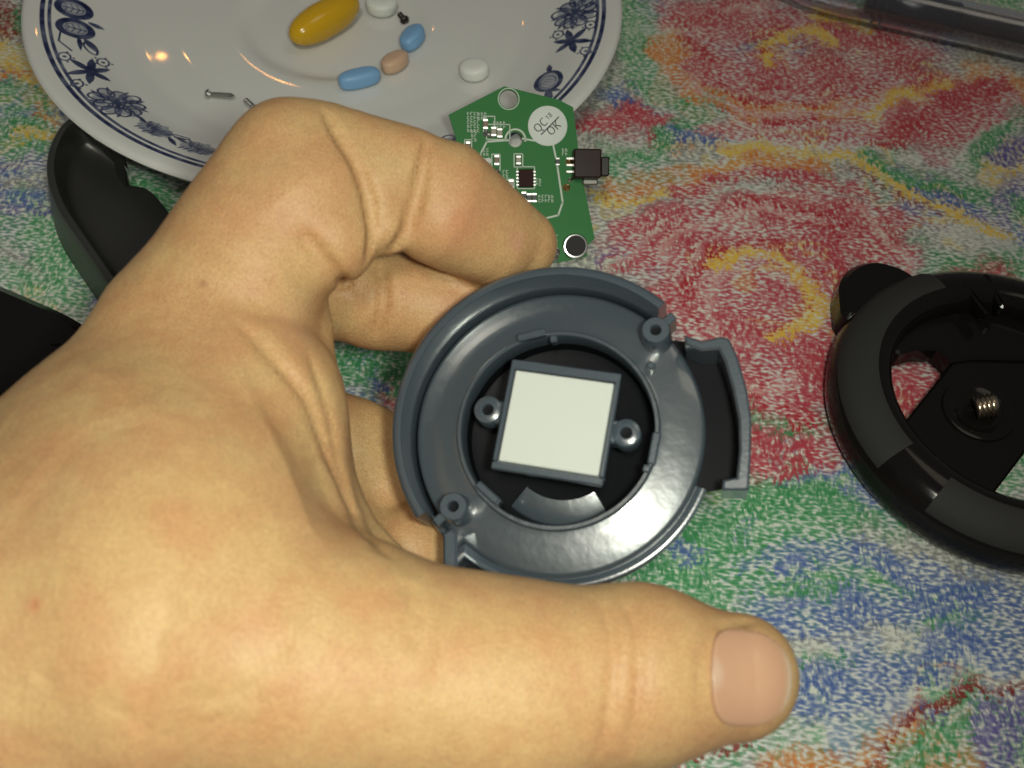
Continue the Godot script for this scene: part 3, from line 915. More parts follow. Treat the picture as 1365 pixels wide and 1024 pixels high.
func screw(label: String, at: Vector3, yaw: float, len: float, mt: Material) -> void:
	var t := thing("screw", label, "screw", at + Vector3(0, 0.95, 0), Basis(Vector3.UP, yaw), "screws on the saucer")
	var h := mb(Basis(Vector3(0, 1, 0), Vector3(-1, 0, 0), Vector3(0, 0, 1)))
	h.lathe([Vector2(0, 0.75), Vector2(0.35, 0.75), Vector2(0.5, 0.95), Vector2(1.05, 0.8), Vector2(1.35, 0.3), Vector2(1.3, 0), Vector2(0.6, 0)], 0, TAU, 24)
	part("head", h, mt, t)
	var s := mb(Basis(Vector3(0, 1, 0), Vector3(-1, 0, 0), Vector3(0, 0, 1)))
	var prof := [Vector2(0.62, 0.0)]
	var y := -0.3
	while y > -len + 0.8:
		prof.append_array([Vector2(0.55, y), Vector2(0.78, y - 0.18), Vector2(0.55, y - 0.36)])
		y -= 0.42
	prof.append_array([Vector2(0.45, -len + 0.6), Vector2(0.02, -len)])
	s.lathe(prof, 0, TAU, 16)
	part("shank", s, mt, t)


# ------------------------------------------------------------------ circuit board
func strip(m: MB, pts: Array, w: float, z: float) -> void:
	for i in pts.size() - 1:
		var a: Vector2 = pts[i]
		var b: Vector2 = pts[i + 1]
		var d := (b - a).normalized() * w * 0.5
		var s := Vector2(-d.y, d.x)
		m.prism([a - d - s, b + d - s, b + d + s, a - d + s], 0.0, z)


func ring2(m: MB, c: Vector2, r: float, w: float, a0: float, a1: float, z: float) -> void:
	var poly := []
	for i in 21:
		poly.append(c + Vector2.from_angle(lerpf(a0, a1, i / 20.0)) * (r + w / 2))
	for i in 21:
		poly.append(c + Vector2.from_angle(lerpf(a1, a0, i / 20.0)) * (r - w / 2))
	m.prism(poly, 0.0, z)


func make_board() -> void:
	var t := thing("circuit_board", "green circuit board leaning on the saucer rim, with white round sticker", "circuit board", Vector3(7.26, 0.8, -161.51), Basis(Vector3(0.99183, 0.00000, -0.12753), Vector3(-0.09851, 0.63505, -0.76616), Vector3(0.08099, 0.77247, 0.62987)))
	var green := mat(lin(0.011, 0.145, 0.026), 0.45, 0.0, 0.35)
	relief(green, 8.0, 0.01, 0.03, 41)
	var outline := [Vector2(-24.53, 33.26), Vector2(-11.77, 39.8), Vector2(0.85, 36.91), Vector2(4.16, 35.25), Vector2(5.41, 25.54), Vector2(6.83, 16.97), Vector2(9.33, 5.22), Vector2(7.22, 3.13), Vector2(7.58, 1.04), Vector2(0.7, -0.35), Vector2(-8.77, -0.69), Vector2(-17.44, 9.99)]
	var holes := [[Vector2(-10.75, 36.95), 2.1], [Vector2(-9.22, 27.81), 1.75]]
	var b := CSGPolygon3D.new()
	b.name = "board"
	b.polygon = PackedVector2Array(outline)
	b.depth = 1.0
	b.scale = Vector3.ONE * MM
	b.material = green
	t.add_child(b)
	for h in holes:
		var c := CSGCylinder3D.new()
		c.name = "hole"
		c.operation = CSGShape3D.OPERATION_SUBTRACTION
		c.radius = h[1]
		c.height = 6.0
		c.sides = 28
		c.rotation.x = PI / 2
		c.position = Vector3(h[0].x, h[0].y, -0.5)
		c.material = mat(lin(0.3, 0.36, 0.2), 0.6)
		b.add_child(c, true)
	var silk := mat(lin(0.5, 0.56, 0.48), 0.55)
	var tin: Material = M.solder
	var at := Vector3(0, 0, 0.02)
	# the printed outline that frames the middle of the board
	var m := mb(Basis.IDENTITY, at)
	strip(m, [Vector2(-17.91, 19.92), Vector2(-17.19, 24.69), Vector2(-15.79, 27.25), Vector2(-10.78, 27.63)], 0.4, 0.05)
	strip(m, [Vector2(-7.49, 28), Vector2(-0.53, 26.86), Vector2(0.34, 22.94), Vector2(1.75, 13.5), Vector2(0.7, 10.56), Vector2(-2.11, 9.87), Vector2(-7, 9.34)], 0.4, 0.05)
	ring2(m, Vector2(-9.22, 27.81), 2.3, 0.4, -0.2, PI + 0.1, 0.05)
	ring2(m, Vector2(-10.75, 36.95), 2.4, 0.2, 0, TAU * 0.995, 0.04)
	strip(m, [Vector2(-8.75, 8.3), Vector2(-7.01, 7.44), Vector2(-4.91, 7.79)], 0.3, 0.05)
	part("trace_outline", m, silk, t)
	# silk-screen boxes
	m = mb(Basis.IDENTITY, at)
	for bx in [[Vector2(-15.26, 30.98), 2.6, 4.0], [Vector2(-13.19, 29.47), 5.4, 3.4], [Vector2(-13.74, 22.5), 1.9, 3.8], [Vector2(-8.54, 23.05), 2.0, 3.0], [Vector2(-20.11, 25.85), 1.6, 3.6], [Vector2(-6.81, 19.13), 4.0, 5.0], [Vector2(-10.47, 17.57), 1.8, 2.4]]:
		var c: Vector2 = bx[0]
		var w: float = bx[1] / 2
		var h: float = bx[2] / 2
		strip(m, [c + Vector2(-w, -h), c + Vector2(w, -h), c + Vector2(w, h), c + Vector2(-w, h), c + Vector2(-w, -h)], 0.22, 0.05)
	part("silk_box", m, silk, t).set_meta("kind", "stuff")
	# small marks beside the parts: lettering too small to read
	m = mb(Basis.IDENTITY, at)
	var rng := RandomNumberGenerator.new()
	rng.seed = 4
	for e in [[Vector2(-18.52, 32.13), 4, 5], [Vector2(-16.45, 33.51), 3, 2], [Vector2(-12.5, 31.52), 4, 2], [Vector2(-18.37, 29.09), 2, 3], [Vector2(2.61, 25.52), 2, 2], [Vector2(-3.5, 18.63), 2, 2], [Vector2(-1.76, 14.86), 5, 2], [Vector2(-11.15, 19.96), 2, 3], [Vector2(-14.78, 23.34), 1, 2], [Vector2(-0, 5.2), 3, 3], [Vector2(-15.63, 25.38), 2, 2]]:
		for i in e[1]:
			for j in e[2]:
				var c: Vector2 = e[0] + Vector2((i - e[1] / 2.0) * 0.75, (j - e[2] / 2.0) * 0.95)
				strip(m, [c + Vector2(-0.2, -0.3), c + Vector2(-0.2, 0.3), c + Vector2(0.15, 0.3 if rng.randf() < 0.5 else 0.0)], 0.14, 0.05)
				if rng.randf() < 0.6:
					strip(m, [c + Vector2(-0.2, -0.3), c + Vector2(0.15, -0.3)], 0.14, 0.05)
	part("silk_mark", m, silk, t).set_meta("kind", "stuff")
	# small components
	var body := [mat(lin(0.16, 0.09, 0.06), 0.5), mat(lin(0.03, 0.03, 0.03), 0.5), mat(lin(0.3, 0.27, 0.22), 0.5)]
	var k := 0
	for e in [[Vector2(-16.12, 31.14), 1.1, 2.2, 0], [Vector2(-14.23, 29.47), 1.2, 2.0, 2], [Vector2(-12.85, 29.14), 1.2, 2.0, 2], [Vector2(-13.57, 23.01), 1.1, 2.2, 0], [Vector2(-8.54, 23.05), 1.1, 1.9, 2], [Vector2(-20.11, 26.02), 1.0, 2.2, 0], [Vector2(-10.29, 17.57), 1.2, 2.0, 2], [Vector2(-7.34, 14.84), 1.1, 2.0, 1], [Vector2(-6.12, 14.5), 1.1, 2.0, 1], [Vector2(-4.9, 14.51), 1.1, 2.0, 1], [Vector2(0.51, 22.77), 0.9, 1.7, 1]]:
		var c: Vector2 = e[0]
		m = mb(Basis.IDENTITY, at)
		m.box(Vector3(c.x, c.y, 0.35), Vector3(e[1], e[2] * 0.55, 0.7), 0.06)
		var p := part("component", m, body[e[3]], t)
		for s in [-1, 1]:
			m = mb(Basis.IDENTITY, at)
			m.box(Vector3(c.x, c.y + s * e[2] * 0.4, 0.36), Vector3(e[1] * 1.06, e[2] * 0.26, 0.74), 0.08)
			part("solder_end", m, tin, p)
		k += 1
	# chip with its legs
	var cc: Vector2 = Vector2(-6.81, 18.95)
	m = mb(Basis.IDENTITY, at)
	m.box(Vector3(cc.x, cc.y, 0.55), Vector3(3.4, 4.0, 1.0), 0.12, 0.02)
	var chip := part("chip", m, mat(lin(0.028, 0.009, 0.008), 0.6, 0.0, 0.25), t)
	for i in 5:
		for s in [-1, 1]:
			m = mb(Basis.IDENTITY, at)
			m.box(Vector3(cc.x + s * 1.95, cc.y + (i - 2) * 0.75, 0.2), Vector3(0.7, 0.3, 0.3), 0.05)
			part("pin", m, tin, chip)
	# solder joints
	for e in [[Vector2(-15.96, 29.11), 0.55], [Vector2(-14.75, 28.78), 0.5], [Vector2(-13.4, 20.45), 0.5], [Vector2(3.31, 22.79), 0.6], [Vector2(2.62, 16.95), 0.6], [Vector2(0.17, 2.08), 0.7], [Vector2(-0.35, 0.87), 0.8], [Vector2(3.49, 18.67), 0.4]]:
		m = mb(FACE, Vector3(e[0].x, e[0].y, 0.0))
		m.lathe([Vector2(e[1] * 1.5, 0.01), Vector2(e[1], 0.15), Vector2(e[1] * 0.7, 0.45), Vector2(0, 0.62)], 0, TAU, 14)
		part("solder_joint", m, M.gold if e[1] == 0.6 else tin, t)
	# connector at the right edge
	var jc: Vector2 = Vector2(7.05, 22.04)
	m = mb()
	m.box(Vector3(jc.x, jc.y, 1.9), Vector3(6.4, 6.6, 3.8), 0.35, 0.0)
	var con := part("connector", m, mat(lin(0.022, 0.01, 0.009), 0.3, 0.0, 0.35), t)
	m = mb()
	m.box(Vector3(jc.x + 4.1, jc.y - 0.6, 1.8), Vector3(2.0, 4.4, 2.9), 0.3)
	part("connector_mouth", m, mat(lin(0.012, 0.008, 0.008), 0.3), con)
	m = mb()
	m.box(Vector3(jc.x + 1.0, jc.y - 3.9, 0.6), Vector3(3.6, 1.4, 1.2), 0.3)
	part("connector_tab", m, mat(lin(0.2, 0.19, 0.17), 0.35, 0.6), con)
	for i in 3:
		m = mb()
		m.box(Vector3(jc.x - 3.7, jc.y + (i - 1) * 1.5, 0.2), Vector3(1.6, 0.5, 0.3), 0.06)
		part("connector_pin", m, tin, con)
	# microphone can
	var mc: Vector2 = Vector2(4.48, 3.37)
	m = mb(FACE, Vector3(mc.x, mc.y, 0))
	m.lathe([Vector2(2.9, 0.0), Vector2(2.9, 2.0), Vector2(2.65, 2.3), Vector2(2.4, 2.32), Vector2(2.35, 2.2)], 0, TAU, 36)
	var mic := part("microphone", m, mat(lin(0.5, 0.5, 0.5), 0.25, 1.0), t)
	m = mb(FACE, Vector3(mc.x, mc.y, 0))
	m.lathe([Vector2(2.4, 2.2), Vector2(1.5, 2.24), Vector2(0, 2.25)], 0, TAU, 36)
	part("microphone_felt", m, mat(lin(0.03, 0.028, 0.03), 0.9), mic)
	# inspection sticker
	var sc: Vector2 = Vector2(-1.75, 30.94)
	m = mb(FACE, Vector3(sc.x, sc.y, 0))
	m.lathe([Vector2(4.55, 0.02), Vector2(4.55, 0.1), Vector2(4.5, 0.13), Vector2(0, 0.13)], 0, TAU, 48)
	var stick := part("sticker", m, mat(lin(0.62, 0.66, 0.62), 0.6), t, "white round sticker reading QC 18 OK")
	var black := mat(lin(0.02, 0.02, 0.025), 0.7)
	var ang := 0.78
	m = mb(Basis(Vector3.BACK, ang), Vector3(sc.x, sc.y, 0.14) + Vector3(0.25, -0.25, 0))
	m.box(Vector3(0.4, 0, 0.02), Vector3(5.8, 0.26, 0.03), 0.01)
	part("sticker_line", m, black, stick)
	for e in [["QC", 26, Vector2(-1.15, 1.25)], ["18", 15, Vector2(1.75, 1.35)], ["OK", 26, Vector2(0.55, -1.35)]]:
		var tm := TextMesh.new()
		tm.text = e[0]
		var f := SystemFont.new()
		f.font_names = PackedStringArray(["Droid Sans"])
		tm.font = f
		tm.font_size = e[1]
		tm.pixel_size = 0.1 * MM
		tm.depth = 0.04 * MM
		var o := MeshInstance3D.new()
		o.name = "lettering"
		o.mesh = tm
		o.material_override = black
		var off: Vector2 = e[2].rotated(ang)
		o.transform = Transform3D(Basis(Vector3.BACK, ang), Vector3(sc.x + off.x, sc.y + off.y, 0.15) * MM)
		stick.add_child(o, true)


# ------------------------------------------------------------------ small plastic pieces on the cloth
func make_clip_cover() -> void:
	var rim := [Vector2(-93.63, -171.29), Vector2(-97.43, -175.83), Vector2(-101.61, -178.59), Vector2(-105.93, -181.65), Vector2(-108.89, -182.02), Vector2(-110.51, -179.41), Vector2(-110.96, -174.43), Vector2(-110.48, -169.43), Vector2(-109.05, -164.21), Vector2(-106.23, -158.36), Vector2(-102.23, -152.39), Vector2(-95.93, -145.14), Vector2(-88.01, -136.29), Vector2(-78.58, -125.68), Vector2(-68.99, -115.37)]
	var edge := [Vector2(-98.4, -178.39), Vector2(-97.78, -176.92), Vector2(-97.16, -175.45), Vector2(-96.55, -173.99), Vector2(-96.01, -172.79), Vector2(-95.55, -171.83), Vector2(-94.75, -170.93), Vector2(-92.9, -170.68), Vector2(-91.21, -170.4), Vector2(-89.19, -168.92), Vector2(-86.99, -166.74), Vector2(-82.69, -161.95), Vector2(-76.85, -155.61), Vector2(-68.41, -145.8), Vector2(-60.09, -135.22)]
	var o := Vector3(rim[7].x, 0, rim[7].y)
	var t := thing("clip_cover", "black scooped plastic cover with rounded end, beside the saucer's left rim", "plastic cover", o)
	# cross-section from the outer foot over the rim, down the inside and across the floor to the open edge
	var rows := []
	var n := rim.size()
	for i in n:
		var a: Vector2 = rim[i] - Vector2(o.x, o.z)
		var b: Vector2 = edge[i] - Vector2(o.x, o.z)
		var d: Vector2 = (rim[mini(i + 1, n - 1)] - rim[maxi(i - 1, 0)]).normalized()
		var out := Vector2(d.y, -d.x)
		if out.dot(b - a) > 0:
			out = -out
		var run := (b - a).length()
		var inw := (b - a).normalized()
		var f2 := run * 0.8 - 2.3 if run < 8.0 else minf(run - 3.0, 13.0)
		var row := []
		for e in [[out * 2.6, 0.0], [out * 1.9, 4.0], [out * 0.9, 9.0], [out * 0.2, 11.7], [inw * 0.3, 12.0], [inw * 1.1, 12.0], [inw * 1.6, 11.6], [inw * 1.9, 9.0], [inw * 2.3, 6.0]]:
			row.append(Vector3(a.x + e[0].x, e[1], a.y + e[0].y))
		for j in 6:
			var g := (j + 1) / 6.0
			var p := a + inw * (2.3 + f2 * (1.0 - cos(g * PI / 2)))
			row.append(Vector3(p.x, 6.0 - 3.4 * sin(g * PI / 2), p.y))
		row.append(Vector3(b.x, 2.6, b.y))
		row.append(Vector3(b.x, 2.2, b.y) + Vector3(inw.x, 0, inw.y) * 0.5)
		row.append(Vector3(b.x, 0.05, b.y) + Vector3(inw.x, 0, inw.y) * 0.5)
		rows.append(row)
	var satin := mat(lin(0.11, 0.11, 0.108), 0.42, 0.85)
	relief(satin, 6.0, 0.006, 0.05, 5)
	sheet("scoop", rows, 0, 17, satin, t)


func sheet(called: String, rows: Array, _a: int, _b: int, mt: Material, parent: Node) -> void:
	# a grid of points, refined along its length with a spline, with normals from its neighbours
	var fine := []
	for i in rows.size() - 1:
		for s in 5:
			var row := []
			for j in rows[0].size():
				var p0: Vector3 = rows[maxi(i - 1, 0)][j]
				var p3: Vector3 = rows[mini(i + 2, rows.size() - 1)][j]
				row.append(rows[i][j].cubic_interpolate(rows[i + 1][j], p0, p3, s / 5.0))
			fine.append(row)
	fine.append(rows[-1])
	var m := mb()
	var w: int = fine[0].size()
	var nrm := []
	for i in fine.size():
		var r := []
		for j in w:
			var a: Vector3 = fine[mini(i + 1, fine.size() - 1)][j] - fine[maxi(i - 1, 0)][j]
			var b: Vector3 = fine[i][mini(j + 1, w - 1)] - fine[i][maxi(j - 1, 0)]
			r.append(a.cross(b).normalized())
		nrm.append(r)
	for i in fine.size() - 1:
		for j in w - 1:
			m.quad(fine[i][j], fine[i][j + 1], fine[i + 1][j + 1], fine[i + 1][j], nrm[i][j], nrm[i][j + 1], nrm[i + 1][j + 1], nrm[i + 1][j])
	part(called, m, mt, parent)


func make_dark_case() -> void:
	var at := Vector3(-100.65, 8, -116.42)
	var t := thing("dark_case", "dark rounded plastic case at the left edge, beside the wrist", "plastic case", Vector3(at.x, 0, at.z), Basis(Vector3.UP, -0.35))
	var m := mb(LAY)
	var poly := []
	for i in 48:
		var a := TAU * i / 48
		var k := pow(pow(absf(cos(a)), 3.6) + pow(absf(sin(a)), 3.6), -1.0 / 3.6)
		poly.append(Vector2(cos(a) * k * 22.0 - 5.0, sin(a) * k * 15.0 - 3.0))
	m.prism(poly, 0.0, 11.0, 2.2)
	part("case_body", m, M.black, t)
	m = mb(LAY)
	for i in poly.size():
		poly[i] = poly[i] * 0.84
	m.prism(poly, 10.9, 11.7, 0.5)
	part("case_lid", m, M.black, t)
	m = mb(LAY)
	m.box(Vector3(9, 4, 11.9), Vector3(3.2, 0.8, 0.7), 0.2, 0.5)
	part("catch", m, M.black, t)


func make_base_ring() -> void:
	var at := Vector3(103.23, 9, -127.67)
	var t := thing("camera_stand", "round glossy black plastic camera stand with an open ring and centre screw", "camera stand", Vector3(at.x, 0, at.z))
	var o := Vector2(at.x, at.z)
	var m := mb()
	m.lathe([Vector2(24.8, 1.0), Vector2(24.6, 9.0), Vector2(25.2, 11.2), Vector2(26.4, 12.2), Vector2(28.4, 12.6), Vector2(31.0, 12.2), Vector2(33.6, 10.9), Vector2(35.8, 8.6), Vector2(36.9, 5.6), Vector2(36.5, 2.5), Vector2(35.2, 0.4), Vector2(33.0, 0.1), Vector2(25.6, 0.1), Vector2(24.8, 1.0)], 0, TAU, 128)
	part("ring", m, M.black, t)
	# raised matte grey arcs standing in for broad reflections on the ring
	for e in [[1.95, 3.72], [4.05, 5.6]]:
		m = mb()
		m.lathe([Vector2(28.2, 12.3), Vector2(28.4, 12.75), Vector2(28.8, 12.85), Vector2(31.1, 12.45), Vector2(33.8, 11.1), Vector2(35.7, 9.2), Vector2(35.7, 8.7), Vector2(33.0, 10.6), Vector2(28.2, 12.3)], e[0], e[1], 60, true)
		part("reflection_arc", m, M.reflection_grey, t)
	# bar across the opening, with the recess and threaded stud in its middle
	var bar := []
	for p in [Vector2(94.45, -138.91), Vector2(78.94, -118.3), Vector2(84.8, -108.33), Vector2(92.44, -100.76), Vector2(96.65, -105.88), Vector2(106.78, -118.55), Vector2(112.74, -125.86), Vector2(112.05, -143.47), Vector2(106.2, -149.03)]:
		var q2: Vector2 = p - o
		bar.append(Vector2(q2.x, -q2.y))
	m = mb(LAY)
	m.prism(bar, 3.0, 6.0, 0.5)
	part("cross_bar", m, M.black, t)
	m = mb(LAY)
	var upper := []
	for p in [Vector2(79.29, -140.41), Vector2(82.66, -138.78), Vector2(86.48, -140.46), Vector2(91.13, -141.02), Vector2(93.58, -138.07), Vector2(99.03, -139.53), Vector2(112.3, -140.71), Vector2(121.2, -143.82), Vector2(119.54, -158.53), Vector2(108, -160.65), Vector2(95.29, -156.39), Vector2(84.67, -147.3)]:
		var q2: Vector2 = p - o
		upper.append(Vector2(q2.x, -q2.y))
	m.prism(upper, 2.5, 7.2, 0.6)
	part("hinge_block", m, M.black, t)
	for e in [Vector2(99.19, -152.72), Vector2(103.92, -155.03)]:
		var a: Vector2 = e - o
		var d := Vector2(-a.y, a.x).normalized()
		m = mb(LAY)
		m.box(Vector3(a.x, -a.y, 11.2), Vector3(10.0, 1.3, 2.6), 0.5, atan2(-a.y, a.x) + 0.25)
		part("rib", m, M.black, t)
	var s := Vector2(97.57, -126.27) - o
	m = mb(Basis.IDENTITY, Vector3(s.x, 0, s.y))
	m.lathe([Vector2(7.6, 6.0), Vector2(7.4, 6.5), Vector2(6.8, 6.7), Vector2(5.6, 6.5), Vector2(4.6, 6.05), Vector2(3.4, 5.7)], 0, TAU, 56)
	part("recess", m, M.black, t)
	var prof := []
	for i in 5:
		prof.append_array([Vector2(2.2, 6.0 + i * 0.9), Vector2(2.75, 6.3 + i * 0.9), Vector2(2.2, 6.75 + i * 0.9)])
	prof.append_array([Vector2(1.9, 10.7), Vector2(0.0, 10.9)])
	prof.reverse()
	m = mb(Basis(Vector3(0.1, 0, 1).normalized(), -1.15), Vector3(s.x - 6.5, 4.4, s.y + 0.6))
	m.lathe(prof, 0, TAU, 32)
	part("stud", m, mat(lin(0.62, 0.55, 0.45), 0.25, 1.0), t)
	# lug on the outside of the ring
	m = mb(LAY)
	var lug := []
	for p in [Vector2(70.78, -146.39), Vector2(71, -153.31), Vector2(71.2, -156.87), Vector2(72.98, -160.69), Vector2(76.44, -163.88), Vector2(80.08, -165.27), Vector2(83.5, -164.78), Vector2(86.49, -163.78), Vector2(89.9, -161.02), Vector2(90.76, -157.54), Vector2(79.28, -147.86)]:
		var q2: Vector2 = p - o
		lug.append(Vector2(q2.x, -q2.y))
	m.prism(rounded(lug), 1.0, 8.0, 1.2)
	part("lug", m, M.black, t)


func rounded(poly: Array) -> Array:
	# cut the corners of a closed outline twice
	for pass_ in 2:
		var out := []
		for i in poly.size():
			var a: Vector2 = poly[i]
			var b: Vector2 = poly[(i + 1) % poly.size()]
			out.append_array([a.lerp(b, 0.25), a.lerp(b, 0.75)])
		poly = out
	return poly


func make_pen() -> void:
	var a := Vector3(77.31, 6, -270.73)
	var b := Vector3(145.92, 6, -255.53)
	var x := (b - a).normalized()
	var t := thing("pen", "clear plastic ballpoint pen with dark grip, at the top right corner", "pen", Vector3(a.x, 0, a.z), Basis(x, Vector3.UP, x.cross(Vector3.UP)))
	var axis := Basis(Vector3(0, -1, 0), Vector3(1, 0, 0), Vector3(0, 0, 1))
	var clear := mat(Color(0.96, 0.97, 1.0, 0.02), 0.02)
	clear.refraction_enabled = true
	clear.refraction_scale = 0.05
	var up := Vector3(0, 6.3, 0)
	var m := mb(axis, up)
	m.lathe([Vector2(2.2, -14), Vector2(4.0, -8), Vector2(5.4, -2), Vector2(6.0, 6), Vector2(6.1, 40), Vector2(6.0, 44), Vector2(6.1, 48), Vector2(6.1, 110), Vector2(5.8, 112), Vector2(5.1, 112), Vector2(5.0, 40), Vector2(5.0, 6), Vector2(4.6, -1), Vector2(3.2, -8), Vector2(1.4, -13), Vector2(2.2, -14)], 0, TAU, 40)
	part("clear_barrel", m, clear, t)
	m = mb(axis, up + Vector3(0, 0.6, -0.8))
	m.lathe([Vector2(0, 13.8), Vector2(3.6, 14), Vector2(4.2, 14.6), Vector2(4.3, 30), Vector2(4.2, 39), Vector2(3.7, 40), Vector2(0, 40.2)], 0, TAU, 36)
	part("grip", m, mat(lin(0.012, 0.013, 0.024), 0.22), t)
	m = mb(axis, up + Vector3(0, 0.6, -0.8))
	m.lathe([Vector2(0, 40.2), Vector2(3.2, 40.3), Vector2(3.2, 108), Vector2(0, 108.2)], 0, TAU, 30)
	part("ink_tube", m, mat(lin(0.02, 0.008, 0.007), 0.3), t)
	m = mb(axis, up)
	for y in [17.0, 19.4]:
		m.lathe([Vector2(6.1, y - 0.4), Vector2(6.5, y), Vector2(6.1, y + 0.4)], 0, TAU, 40)
	part("barrel_ridge", m, clear, t)


# ------------------------------------------------------------------ the camera shell held in the hand
func make_shell() -> void:
	var t := thing("camera_shell", "open round grey plastic camera shell held between thumb and fingers", "camera shell", Vector3(6.9, 45.95, -87.51), Basis(Vector3(0.97652, 0.21432, -0.02160), Vector3(-0.09219, 0.32524, -0.94113), Vector3(-0.19468, 0.92102, 0.33737)))
	var a0 := deg_to_rad(46)
	var a1 := deg_to_rad(214)
	# tall half of the wall, with a step along the inside of its rim
	var m := mb(FACE)
	m.lathe([Vector2(24.3, -11.0), Vector2(24.2, -2.6), Vector2(24.4, -2.3), Vector2(24.4, -0.35), Vector2(24.6, -0.05), Vector2(25.3, 0.0), Vector2(25.9, -0.25), Vector2(26.2, -0.9), Vector2(26.2, -8.0), Vector2(25.6, -11.0), Vector2(24.8, -12.6), Vector2(24.3, -12.6), Vector2(24.3, -11.0)], a0, a1, 90, true)
	part("tall_wall", m, M.shell, t)
	# low half, where the floor rolls over into the outside
	m = mb(FACE)
	m.lathe([Vector2(22.6, -6.9), Vector2(23.7, -7.2), Vector2(24.1, -6.9), Vector2(24.6, -6.7), Vector2(25.1, -6.9), Vector2(25.3, -7.6), Vector2(25.2, -9.0), Vector2(24.6, -11.2), Vector2(23.5, -12.6), Vector2(22.6, -12.6), Vector2(22.6, -6.9)], a1 - TAU, deg_to_rad(-24), 90, true)
	part("low_wall", m, M.shell, t)
	# sloping glossy floor between the wall and the middle opening
	m = mb(FACE)
	m.lathe([Vector2(15.5, -9.0), Vector2(15.5, -4.7), Vector2(15.7, -4.45), Vector2(16.2, -4.45), Vector2(16.4, -4.7), Vector2(16.5, -5.2), Vector2(16.9, -5.3), Vector2(17.6, -5.38), Vector2(20.0, -5.68), Vector2(22.7, -6.1), Vector2(23.2, -6.25), Vector2(23.5, -6.6), Vector2(23.5, -9.0)], 0, TAU, 120)
	part("floor_ring", m, M.shell_gloss, t)
	m = mb(FACE)
	m.lathe([Vector2(24.0, -12.6), Vector2(20.0, -13.6), Vector2(15.0, -14.2), Vector2(0, -14.4)], 0, TAU, 80)
	part("back_cover", m, M.shell_dark, t)
	# dark well in the middle and the rim of the lens barrel at its bottom
	m = mb(FACE)
	m.lathe([Vector2(15.5, -8.6), Vector2(15.3, -11.4), Vector2(14.0, -12.0), Vector2(0, -12.2)], 0, TAU, 80)
	part("well", m, M.shell_dark, t)
	m = mb(FACE, Vector3(0.6, -1.4, 0))
	m.lathe([Vector2(13.6, -12.0), Vector2(13.5, -10.6), Vector2(13.2, -10.3), Vector2(9.4, -9.8), Vector2(9.2, -10.2), Vector2(9.2, -12.0)], deg_to_rad(228), deg_to_rad(300), 40)
	part("lens_barrel", m, M.shell_gloss, t)
	# pocket on the right and pocket at the bottom left
	var wall := [Vector2(20.79, 13.48), Vector2(23.41, 12.33), Vector2(26.55, 12.9), Vector2(27.68, 12.47), Vector2(28.86, 9.21), Vector2(29.91, 4.1), Vector2(30.29, -0.66), Vector2(29.82, -6.46), Vector2(29.18, -11.47), Vector2(25.22, -11.35), Vector2(25.53, -9.76), Vector2(27.54, -9.48), Vector2(28.23, -5.25), Vector2(28.4, -0.58), Vector2(27.78, 4.2), Vector2(26.79, 8.84), Vector2(25.98, 10.84), Vector2(23.44, 10.73), Vector2(20.95, 11.85)]
	m = mb()
	m.prism(wall, -9.0, -1.2, 0.35)
	part("side_pocket_wall", m, M.shell, t)
	m = mb()
	m.prism([Vector2(16.9, 14.49), Vector2(19.36, 15.25), Vector2(26.48, 13.57), Vector2(29.33, 5.63), Vector2(29.21, -4.11), Vector2(28.09, -9.43), Vector2(22.9, -10.09), Vector2(19.86, -13.3), Vector2(18.08, -14.43), Vector2(16, -8.45)], -10.4, -9.2)
	part("side_pocket_floor", m, M.shell_dark, t)
	m = mb()
	m.prism([Vector2(-17.67, -16.84), Vector2(-16.25, -15.94), Vector2(-15.39, -16.89), Vector2(-15.13, -26.97), Vector2(-17.36, -26.94)], -9.0, -1.4, 0.4)
	part("lower_pocket_wall", m, M.shell, t)
	m = mb()
	m.prism([Vector2(-17.53, -14.6), Vector2(-13.05, -16.16), Vector2(-5.73, -19.89), Vector2(-0.95, -21.86), Vector2(1.35, -26.75), Vector2(-17.82, -26.53)], -10.0, -8.6)
	part("lower_pocket_floor", m, M.shell_dark, t)
	# two screw posts on the wall ends
	for p in [Vector2(16.39, 14.43), Vector2(-15.95, -12.69)]:
		m = mb(FACE, Vector3(p.x, p.y, 0))
		m.lathe([Vector2(2.6, -7.0), Vector2(2.25, -1.2), Vector2(2.05, -0.9), Vector2(0.95, -0.9), Vector2(0.8, -1.1), Vector2(0.8, -6.0), Vector2(0, -6.0)], 0, TAU, 32)
		var post := part("screw_post", m, M.shell, t)
		m = mb(FACE, Vector3(p.x, p.y, 0))
		m.lathe([Vector2(0.82, -1.9), Vector2(0.0, -1.95)], 0, TAU, 20)
		part("hole_shade_disc", m, M.shell_dark, post)  # dark disc plugging the bore, in place of the shade inside it
		m = mb()
		var d: Vector2 = p.normalized()
		m.box(Vector3(p.x + d.x * 2.4, p.y + d.y * 2.4, -4.2), Vector3(3.0, 1.5, 5.4), 0.2, d.angle())
		part("rib", m, M.shell, post)
	# clips on the inner rim
	for e in [[Vector2(-3.84, 15.71), 0.20, 5.0], [Vector2(-11.07, -10.2), 2.40, 4.6], [Vector2(15.35, -4.01), 1.35, 5.2]]:
		m = mb()
		m.box(Vector3(e[0].x, e[0].y, -4.4), Vector3(e[2], 1.3, 1.8), 0.25, e[1])
		part("clip", m, M.shell, t)
	for e in [[Vector2(-0.25, 14.86), 0.1], [Vector2(-9.62, -11.56), 2.4], [Vector2(14.07, -7.17), 1.2], [Vector2(15.34, 9.49), 0.9], [Vector2(17.43, 14.19), 0.7]]:
		m = mb()
		m.box(Vector3(e[0].x, e[0].y, -4.6), Vector3(1.2, 1.2, 1.8), 0.2, e[1])
		part("nub", m, M.shell, t)
